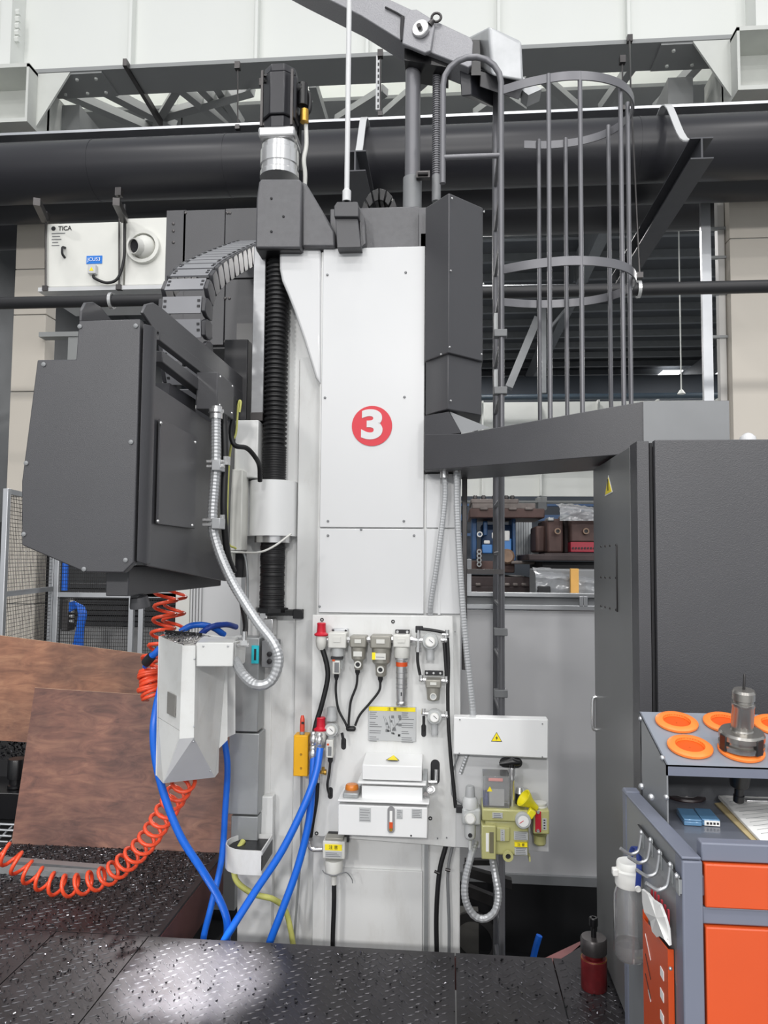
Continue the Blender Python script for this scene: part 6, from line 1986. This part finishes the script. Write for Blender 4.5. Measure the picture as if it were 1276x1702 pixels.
# side panel
G().box(xn + .003, xn + .03, YN + .05, YF - .04, .1, .70).obj('side_panel', CARTG, ct, bev=.003)
top = [V((xn + .002, YN + .051, .70)), V((xn + .002, YF - .041, .70)), V((xn + .002, YF - .041, ZT + .010)), V((xn + .002, YN + .051, ZT + .031))]
G().prism(top, (.028, 0, 0)).obj('upper_side_panel', CARTG, ct, bev=.004)
G().prism([V((xn - .001, YN, ZT + .032)), V((xn - .001, YF, ZT + .009)), V((xn - .001, YF, ZT + .014)), V((xn - .001, YN, ZT + .038))], (.04, 0, 0)).obj('top_cap', SLATE, ct, bev=.002)
for px, py in ((1066, 1307), (1082, 1325)):
    q = PX(px, py, xn)
    G().sphere(q, .008, 10).obj('rivet', ALU, ct)
# worktop and drawers
G().box(xn + .03, XE, YN + .01, YF, ZT - .045, ZT - .002).obj('worktop', SLATE, ct, bev=.004)
G().box(xn + .036, XE, YN + .08, YF - .02, ZT - .002, ZT + .001).obj('top_mat', mat('mat_grey', (104, 108, 118), .35, coat=.3), ct)
zf = lambda py: P(1215, py, YN).z
G().box(xn + .04, XE, YN + .03, YF - .02, .1, ZT - .045).obj('carcass', SLATE, ct)
for y0, y1 in ((1405, 1436), (1512, 1541)):
    G().box(xn + .042, XE, YN + .008, YN + .04, zf(y1), zf(y0)).obj('cross_rail', SLATE, ct, bev=.003)
G().box(xn + .046, XE - .02, YN, YN + .05, zf(1511), zf(1438)).obj('drawer', ORANGE, ct, bev=.003)
G().box(xn + .046, XE - .02, YN, YN + .05, .12, zf(1543)).obj('drawer', ORANGE, ct, bev=.003)
G().box(xn, XE, YN + .02, YF - .02, .06, .12).obj('base_frame', SLATE, ct)
for cx_ in (xn + .04, XE - .05):
    for cy_ in (YN + .05, YF - .06):
        G().cyl((cx_ - .015, cy_, .032), (cx_ + .015, cy_, .032), .032, n=16).obj('caster', INK, ct)
# slanted tool tray on a riser
ty0, ty1 = 1.93, 2.19
tl = PX(1107, 1270, xn + .01)
tl = V((xn + .01, ty0, P(1107, 1270, ty0).z))
tb0 = P(1069, 1183, ty1)
z0t, z1t = P(1107, 1271, ty0).z, tb0.z
xa = P(1107, 1271, ty0).x
nrm = V((0, -(z1t - z0t), ty1 - ty0)).normalized()
G().hexa([V((xa, ty0, z0t - .004)), V((XE, ty0, z0t - .004)), V((XE, ty1, z1t - .004)), V((xa, ty1, z1t - .004))], [V((xa, ty0, z0t)), V((XE, ty0, z0t)), V((XE, ty1, z1t)), V((xa, ty1, z1t))]).obj('tray_top', mat('tray_grey', (136, 142, 152), .4, var=.02), ct)
G().box(xa, XE, ty0, ty0 + .004, z0t - .026, z0t).obj('tray_lip', SLATE, ct)
G().hexa([V((xa, ty0, ZT - .02)), V((xa + .004, ty0, ZT - .02)), V((xa + .004, ty1 - .03, ZT - .01)), V((xa, ty1 - .03, ZT - .01))], [V((xa, ty0, z0t)), V((xa + .004, ty0, z0t)), V((xa + .004, ty1, z1t)), V((xa, ty1, z1t))]).obj('tray_side', CARTG, ct)
G().box(xa, XE, ty1 - .02, ty1 - .01, ZT, z1t - .01).obj('tray_back', mat('tray_back', (66, 68, 72), .5), ct)
for px, py, yy in ((1071, 1195, 2.17), (1100, 1260, 1.96), (1107, 1325, 1.93)):
    q = P(px, py, yy)
    G().sphere(V((xa - .001, yy, q.z)), .007, 10).obj('rivet', ALU, ct)


def tray_pt(px, py):
    d = ray(px, py)
    n = nrm
    p0 = V((xa, ty0, z0t))
    return EYE + d * ((p0 - EYE).dot(n) / d.dot(n))


BUSH = [(1124, 1203), (1146, 1244), (1204, 1204), (1231, 1250), (1288, 1208), (1318, 1254)]
for k, (px, py) in enumerate(BUSH):
    c = tray_pt(px, py)
    o = G().lathe(c, nrm, [(.035, .006), (.052, .0), (.055, .003), (.055, .008), (.051, .011), (.036, .0115), (.034, .004)], 40, caps=False).obj('tool_socket', ORANGEL, ct, smooth=40)
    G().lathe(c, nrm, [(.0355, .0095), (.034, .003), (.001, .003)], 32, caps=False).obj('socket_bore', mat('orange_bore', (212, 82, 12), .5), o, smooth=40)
# tool holder in the fourth socket
c = tray_pt(1231, 1250)
t = thing('machining_tool_holder', 'steel flanged tool holder with thin probe in an orange socket', 'tool holder', c - nrm * .11)
ax = (nrm * .6 + V((0, 0, 1)) * .4).normalized()
lv = lambda r, h: (r, h)
G().lathe(c, ax, [(.046, .008), (.052, .012), (.054, .02), (.054, .026), (.047, .028), (.047, .036), (.054, .038), (.054, .05), (.05, .056), (.028, .058), (.0265, .062)], 40).obj('flange', mat('tool_steel', (168, 165, 160), .26, .85, var=.08), t, smooth=25)
G().lathe(c, ax, [(.0265, .055), (.0265, .118), (.0275, .12), (.0275, .128), (.0245, .13), (.0245, .136), (.0275, .138), (.0275, .156), (.024, .162), (.006, .163)], 36).obj('body', MATS['tool_steel'], t, smooth=30)
G().lathe(c, ax, [(.0035, .16), (.003, .2), (.001, .203)], 10).obj('probe', STEELD, t)
for dx, dy in ((.55, -1), (-1, -.35), (-.2, 1)):
    d = V((dx, dy, 0))
    d = (d - ax * d.dot(ax)).normalized()
    rot = Matrix((ax.cross(d), d, ax)).transposed()
    G().bx(c + ax * .031 + d * .048, (.022, .016, .040), rot).obj('drive_slot', STEELD, t, bev=.002)
G().lathe(c, ax, [(.033, .0), (.032, -.02), (.022, -.088), (.02, -.09), (.011, -.092), (.011, -.112), (.013, -.114), (.013, -.13), (.008, -.134)], 28).obj('taper', BLACKG, t)
# things on the worktop
ZW = ZT + .001
t = thing('blue_case', 'left of two small translucent blue insert boxes on the worktop', 'box', PZ(1150, 1372, ZW))


def case(x0, lab):
    q0 = PZ(x0, 1372, ZW)
    t = thing('insert_case', lab, 'box', q0, 'blue insert boxes on the cart')
    bm = mat('blue_case_plastic', (104, 150, 190), .2, var=.05, coat=.4, trans=.25)
    rot = Matrix.Rotation(R(-4), 3, 'Z')
    G().bx(q0 + V((0, .035, .006)), (.042, .085, .010), rot).obj('case', bm, t, bev=.002)
    G().bx(q0 + V((0, .035, .014)), (.042, .085, .006), rot).obj('case_lid', bm, t, bev=.002)
    return t


bpy.data.objects.remove(t)
case(1152, 'left of two small translucent blue insert boxes on the worktop')
t = case(1182, 'right of two small blue insert boxes, with a white end label')
q0 = PZ(1182, 1372, ZW)
G().bx(q0 + V((-.001, -.0085, .008)), (.036, .002, .012), Matrix.Rotation(R(-4), 3, 'Z')).obj('end_label', PAPER, t)
for k in range(4):
    G().bx(q0 + V((-.012 + .008 * k, -.0102, .008)), (.005, .001, .005), Matrix.Rotation(R(-4), 3, 'Z')).obj('print_mark', INK, t)
t = thing('abrasive_disc', 'dark round disc lying at the back of the worktop', 'disc', PZ(1138, 1325, ZW))
q = PZ(1138, 1325, ZW)
G().lathe(q, (0, 0, 1), [(.052, 0), (.054, .003), (.052, .008), (.03, .009), (.028, .006), (.02, .006), (.019, .009), (.001, .009)], 36).obj('disc', mat('disc_dark', (48, 38, 40), .4), t)
G().ring(q + V((0, 0, .0085)), (0, 0, 1), .032, .0305, .001).ring(q + V((0, 0, .0085)), (0, 0, 1), .018, .017, .001).obj('groove_ring', DUCTG, t)
t = thing('clipboard', 'clipboard with a stack of white forms lying on the cart', 'clipboard', PZ(1250, 1365, ZW))
cb = [PZ(1187, 1337, ZW), PZ(1262, 1412, ZW), PZ(1420, 1385, ZW), PZ(1330, 1320, ZW)]
G().hexa(cb, [p + V((0, 0, .004)) for p in cb]).obj('board', mat('card_board', (190, 172, 130), .6), t, bev=.001)
pp = [PZ(1193, 1326, ZW + .008), PZ(1267, 1404, ZW + .008), PZ(1420, 1380, ZW + .008), PZ(1330, 1318, ZW + .008)]
G().hexa([p + V((0, 0, -.003)) for p in pp], [p + V((0, 0, .006)) for p in pp]).obj('paper_stack', PAPER, t, bev=.002)
g = G()
for k in range(11):
    u = (k + 1.2) / 13
    a, b = pp[0].lerp(pp[1], u), pp[3].lerp(pp[2], u)
    g.strip([a.lerp(b, .06) + V((0, 0, .0064)), a.lerp(b, .5 + .04 * (k % 4)) + V((0, 0, .0064))], (0, 0, 1), .0004, .0012)
g.obj('print_lines', INKG, t, smooth=0, kind='stuff')
a, b = PZ(1238, 1331, ZW + .016), PZ(1330, 1333, ZW + .016)
G().strip([a, b], (0, 0, 1), .01, .02).obj('clip', CHROME, t, bev=.002)

# hook rail on the cart side
hr = thing('hook_rail', 'grey rail with five bent wire hooks on the cart side', 'hook rail', PX(1098, 1440, xn - .004))
a, b, c2, d2_ = PX(1063, 1372, xn), PX(1133, 1462, xn), PX(1133, 1486, xn), PX(1063, 1418, xn)
G().prism([a, b, c2, d2_], (-.004, 0, 0)).obj('back_strip', CARTG, hr)
G().prism([a + V((-.001, 0, .003)), b + V((-.001, 0, .003)), b, a], (-.005, 0, 0)).obj('top_lip', INK, hr)
for k, (px, py) in enumerate(((1068, 1392), (1083, 1405), (1098, 1426), (1116, 1447), (1127, 1466))):
    q = PX(px, py, xn - .004)
    G().bx(q + V((-.001, 0, -.004)), (.003, .022, .04)).obj('hook_plate', DUCTG, hr, bev=.001)
    if k < 4:
        G().tube(spl([q + V((-.003, 0, .012)), q + V((-.006, 0, -.012)), q + V((-.012, -.0, -.034)), q + V((-.03, -.002, -.041)), q + V((-.046, -.004, -.033)), q + V((-.056, -.006, -.026))], 5), .0042, 8).obj('hook', ALU, hr, smooth=60)
    G().sphere(q + V((-.003, 0, .012)), .006, 8).obj('rivet', ALU, hr)

# file pocket
yo0, yo1 = PX(1108, 1585, xn).y, PX(1060, 1500, xn).y
fp = thing('file_pocket', 'orange metal pocket with cut-out slots on the cart side', 'pocket', PX(1095, 1702, xn - .05))
yk0 = PX(1119, 1600, xn).y
xk = P(1109, 1600, yk0).x
yk1 = PX(1068, 1510, xk).y
zk = PX(1108, 1576, xk).z
zk1 = PX(1068, 1512, xk).z
G().prism([V((xk, yk0, .35)), V((xk, yk1, .35)), V((xk, yk1, zk1 - .02)), V((xk, yk0, zk))], (.003, 0, 0)).obj('front_plate', ORANGE, fp, bev=.001)
G().box(xk, xn, yk0 - .003, yk0, .35, zk).obj('end_plate', ORANGE, fp)
G().box(xk, xn, yk1, yk1 + .003, .35, zk1).obj('end_plate', ORANGE, fp)
for px, py in ((1100, 1618), (1100, 1654), (1100, 1691)):
    q = PX(px, py, xk - .0005)
    G().bx(q, (.002, .026, .020)).obj('cut_slot', PAPER, fp, bev=.0008)
for (x0, y0, x1, y1, m_) in ((1072, 1552, 1081, 1596, PAPER), (1072, 1585, 1081, 1628, INK), (1072, 1618, 1081, 1660, INK), (1077, 1645, 1081, 1665, PAPER)):
    a, b = PX(x0, y0, xk - .001), PX(x1, y1, xk - .001)
    G().strip([a, b], (1, 0, 0), .001, .003).obj('slit', m_, fp)
q = PX(1114, 1610, xk - .001)
G().sphere(q, .004, 8).obj('rivet', ALU, fp)
# crumpled paper / glove sticking out
rnd = random.Random(3)
out = [(1066, 1478), (1076, 1486), (1084, 1496), (1096, 1504), (1104, 1524), (1110, 1545), (1112, 1572), (1104, 1562), (1096, 1556), (1091, 1558), (1083, 1548), (1080, 1532), (1070, 1516), (1067, 1500)]
pts = [PX(a, b, xk - .006 - rnd.uniform(0, .012)) for a, b in out]
cen = PX(1090, 1525, xk - .022)
g = G().add(pts + [cen] + [p + V((.006, .004, 0)) for p in pts], [(i, (i + 1) % len(pts), len(pts)) for i in range(len(pts))] + [(i, len(pts) + 1 + i, len(pts) + 1 + (i + 1) % len(pts), (i + 1) % len(pts)) for i in range(len(pts))])
tag(g.obj('white_glove', PAPER, smooth=20), 'crumpled white cotton glove hanging out of the orange pocket', 'glove')
for k in range(6):
    px = 1083 + 5.5 * k
    a, b = PX(px, 1472 + 8 * k, xn - .008), PX(px, 1500 + 8 * k, xn - .008)
    tag(G().strip([a, b], (1, 0, 0), .004, .006).obj('red_hex_key', mat('red_tip', (190, 60, 70), .4)), f'red handled slim tool behind the glove, {["first","second","third","fourth","fifth","last"][k]} from the bottle', 'tool', 'red slim tools in the orange pocket')

# water bottle hanging on the first hook
bq = P(1046, 1500, 2.02)
bz = lambda py: P(1046, py, 2.02).z
wb_ = thing('water_bottle', 'clear plastic water bottle with white lid hanging by a blue strap', 'bottle', V((bq.x, 2.02, bz(1590))))
o_ = V((bq.x, 2.02, 0))
rb = 24.5 * 2.02 / FPX
plm = mat('bottle_plastic', (244, 244, 244), .05, var=0, trans=.9)
prof = [(.004, bz(1592)), (rb * .85, bz(1592)), (rb, bz(1586)), (rb, bz(1500)), (rb * .97, bz(1485)), (rb * .84, bz(1475)), (rb * .8, bz(1468))]
inner = [(r - .0015, z + .0015) for r, z in prof[::-1]]
G().lathe(o_, (0, 0, 1), prof + inner, 36, caps=False).obj('bottle_body', plm, wb_, smooth=50)
G().lathe(o_, (0, 0, 1), [(.004, bz(1591)), (rb * .84, bz(1591)), (rb - .002, bz(1585)), (rb - .002, bz(1566))], 36).obj('water', GLASSW, wb_, smooth=50)
G().lathe(o_, (0, 0, 1), [(rb * .84, bz(1472)), (rb * .9, bz(1468)), (rb * .9, bz(1446)), (rb * .8, bz(1443)), (rb * .8, bz(1434)), (rb * .74, bz(1431)), (.002, bz(1431))], 32).obj('lid', mat('lid_white', (238, 238, 234), .4), wb_, smooth=35)
G().bx((o_.x - rb * .95, 2.01, bz(1447)), (.014, .02, .018)).bx((o_.x + rb * .95, 2.01, bz(1458)), (.014, .02, .022)).obj('lid_lug', mat('lid_white', (238, 238, 234), .4), wb_, bev=.003)
sp = [V((o_.x + .012, 2.02 - rb * .93, bz(1466))), V((o_.x + .015, 2.02 - rb * .95, bz(1440))), V((o_.x + .02, 2.0, bz(1420))), V((o_.x + .022, 2.02, bz(1410))), V((o_.x + .016, 2.045, bz(1415))), V((o_.x + .006, 2.05, bz(1440)))]
G().strip(spl(sp, 5), (1, 0, 0), .013, .003).obj('strap', NAVY, wb_, smooth=40)
G().lathe(sp[0] + V((0, -.002, 0)), (0, -1, 0), [(.008, 0), (.007, .004)], 14).obj('strap_button', mat('lid_white', (238, 238, 234), .4), wb_)
# work lamp under the headstock: the housing of the spot light set at the top
wl = thing('work_lamp', 'small work lamp under the headstock skirt, aimed at the platform', 'lamp', (-1.12, 2.62, 1.44))
d = (V((-.96, 2.9, 0)) - V((-1.10, 2.62, 1.42))).normalized()
c = V((-1.10, 2.62, 1.42))
G().lathe(c - d * .03, d, [(.001, -.01), (.03, -.01), (.036, .02), (.036, .028), (.031, .028), (.028, .005), (.001, .005)], 20, caps=False).obj('lamp_housing', GREY, wl)
G().box(-1.13, -1.10, 2.60, 2.64, 1.45, 1.50).obj('lamp_foot', GREY, wl)
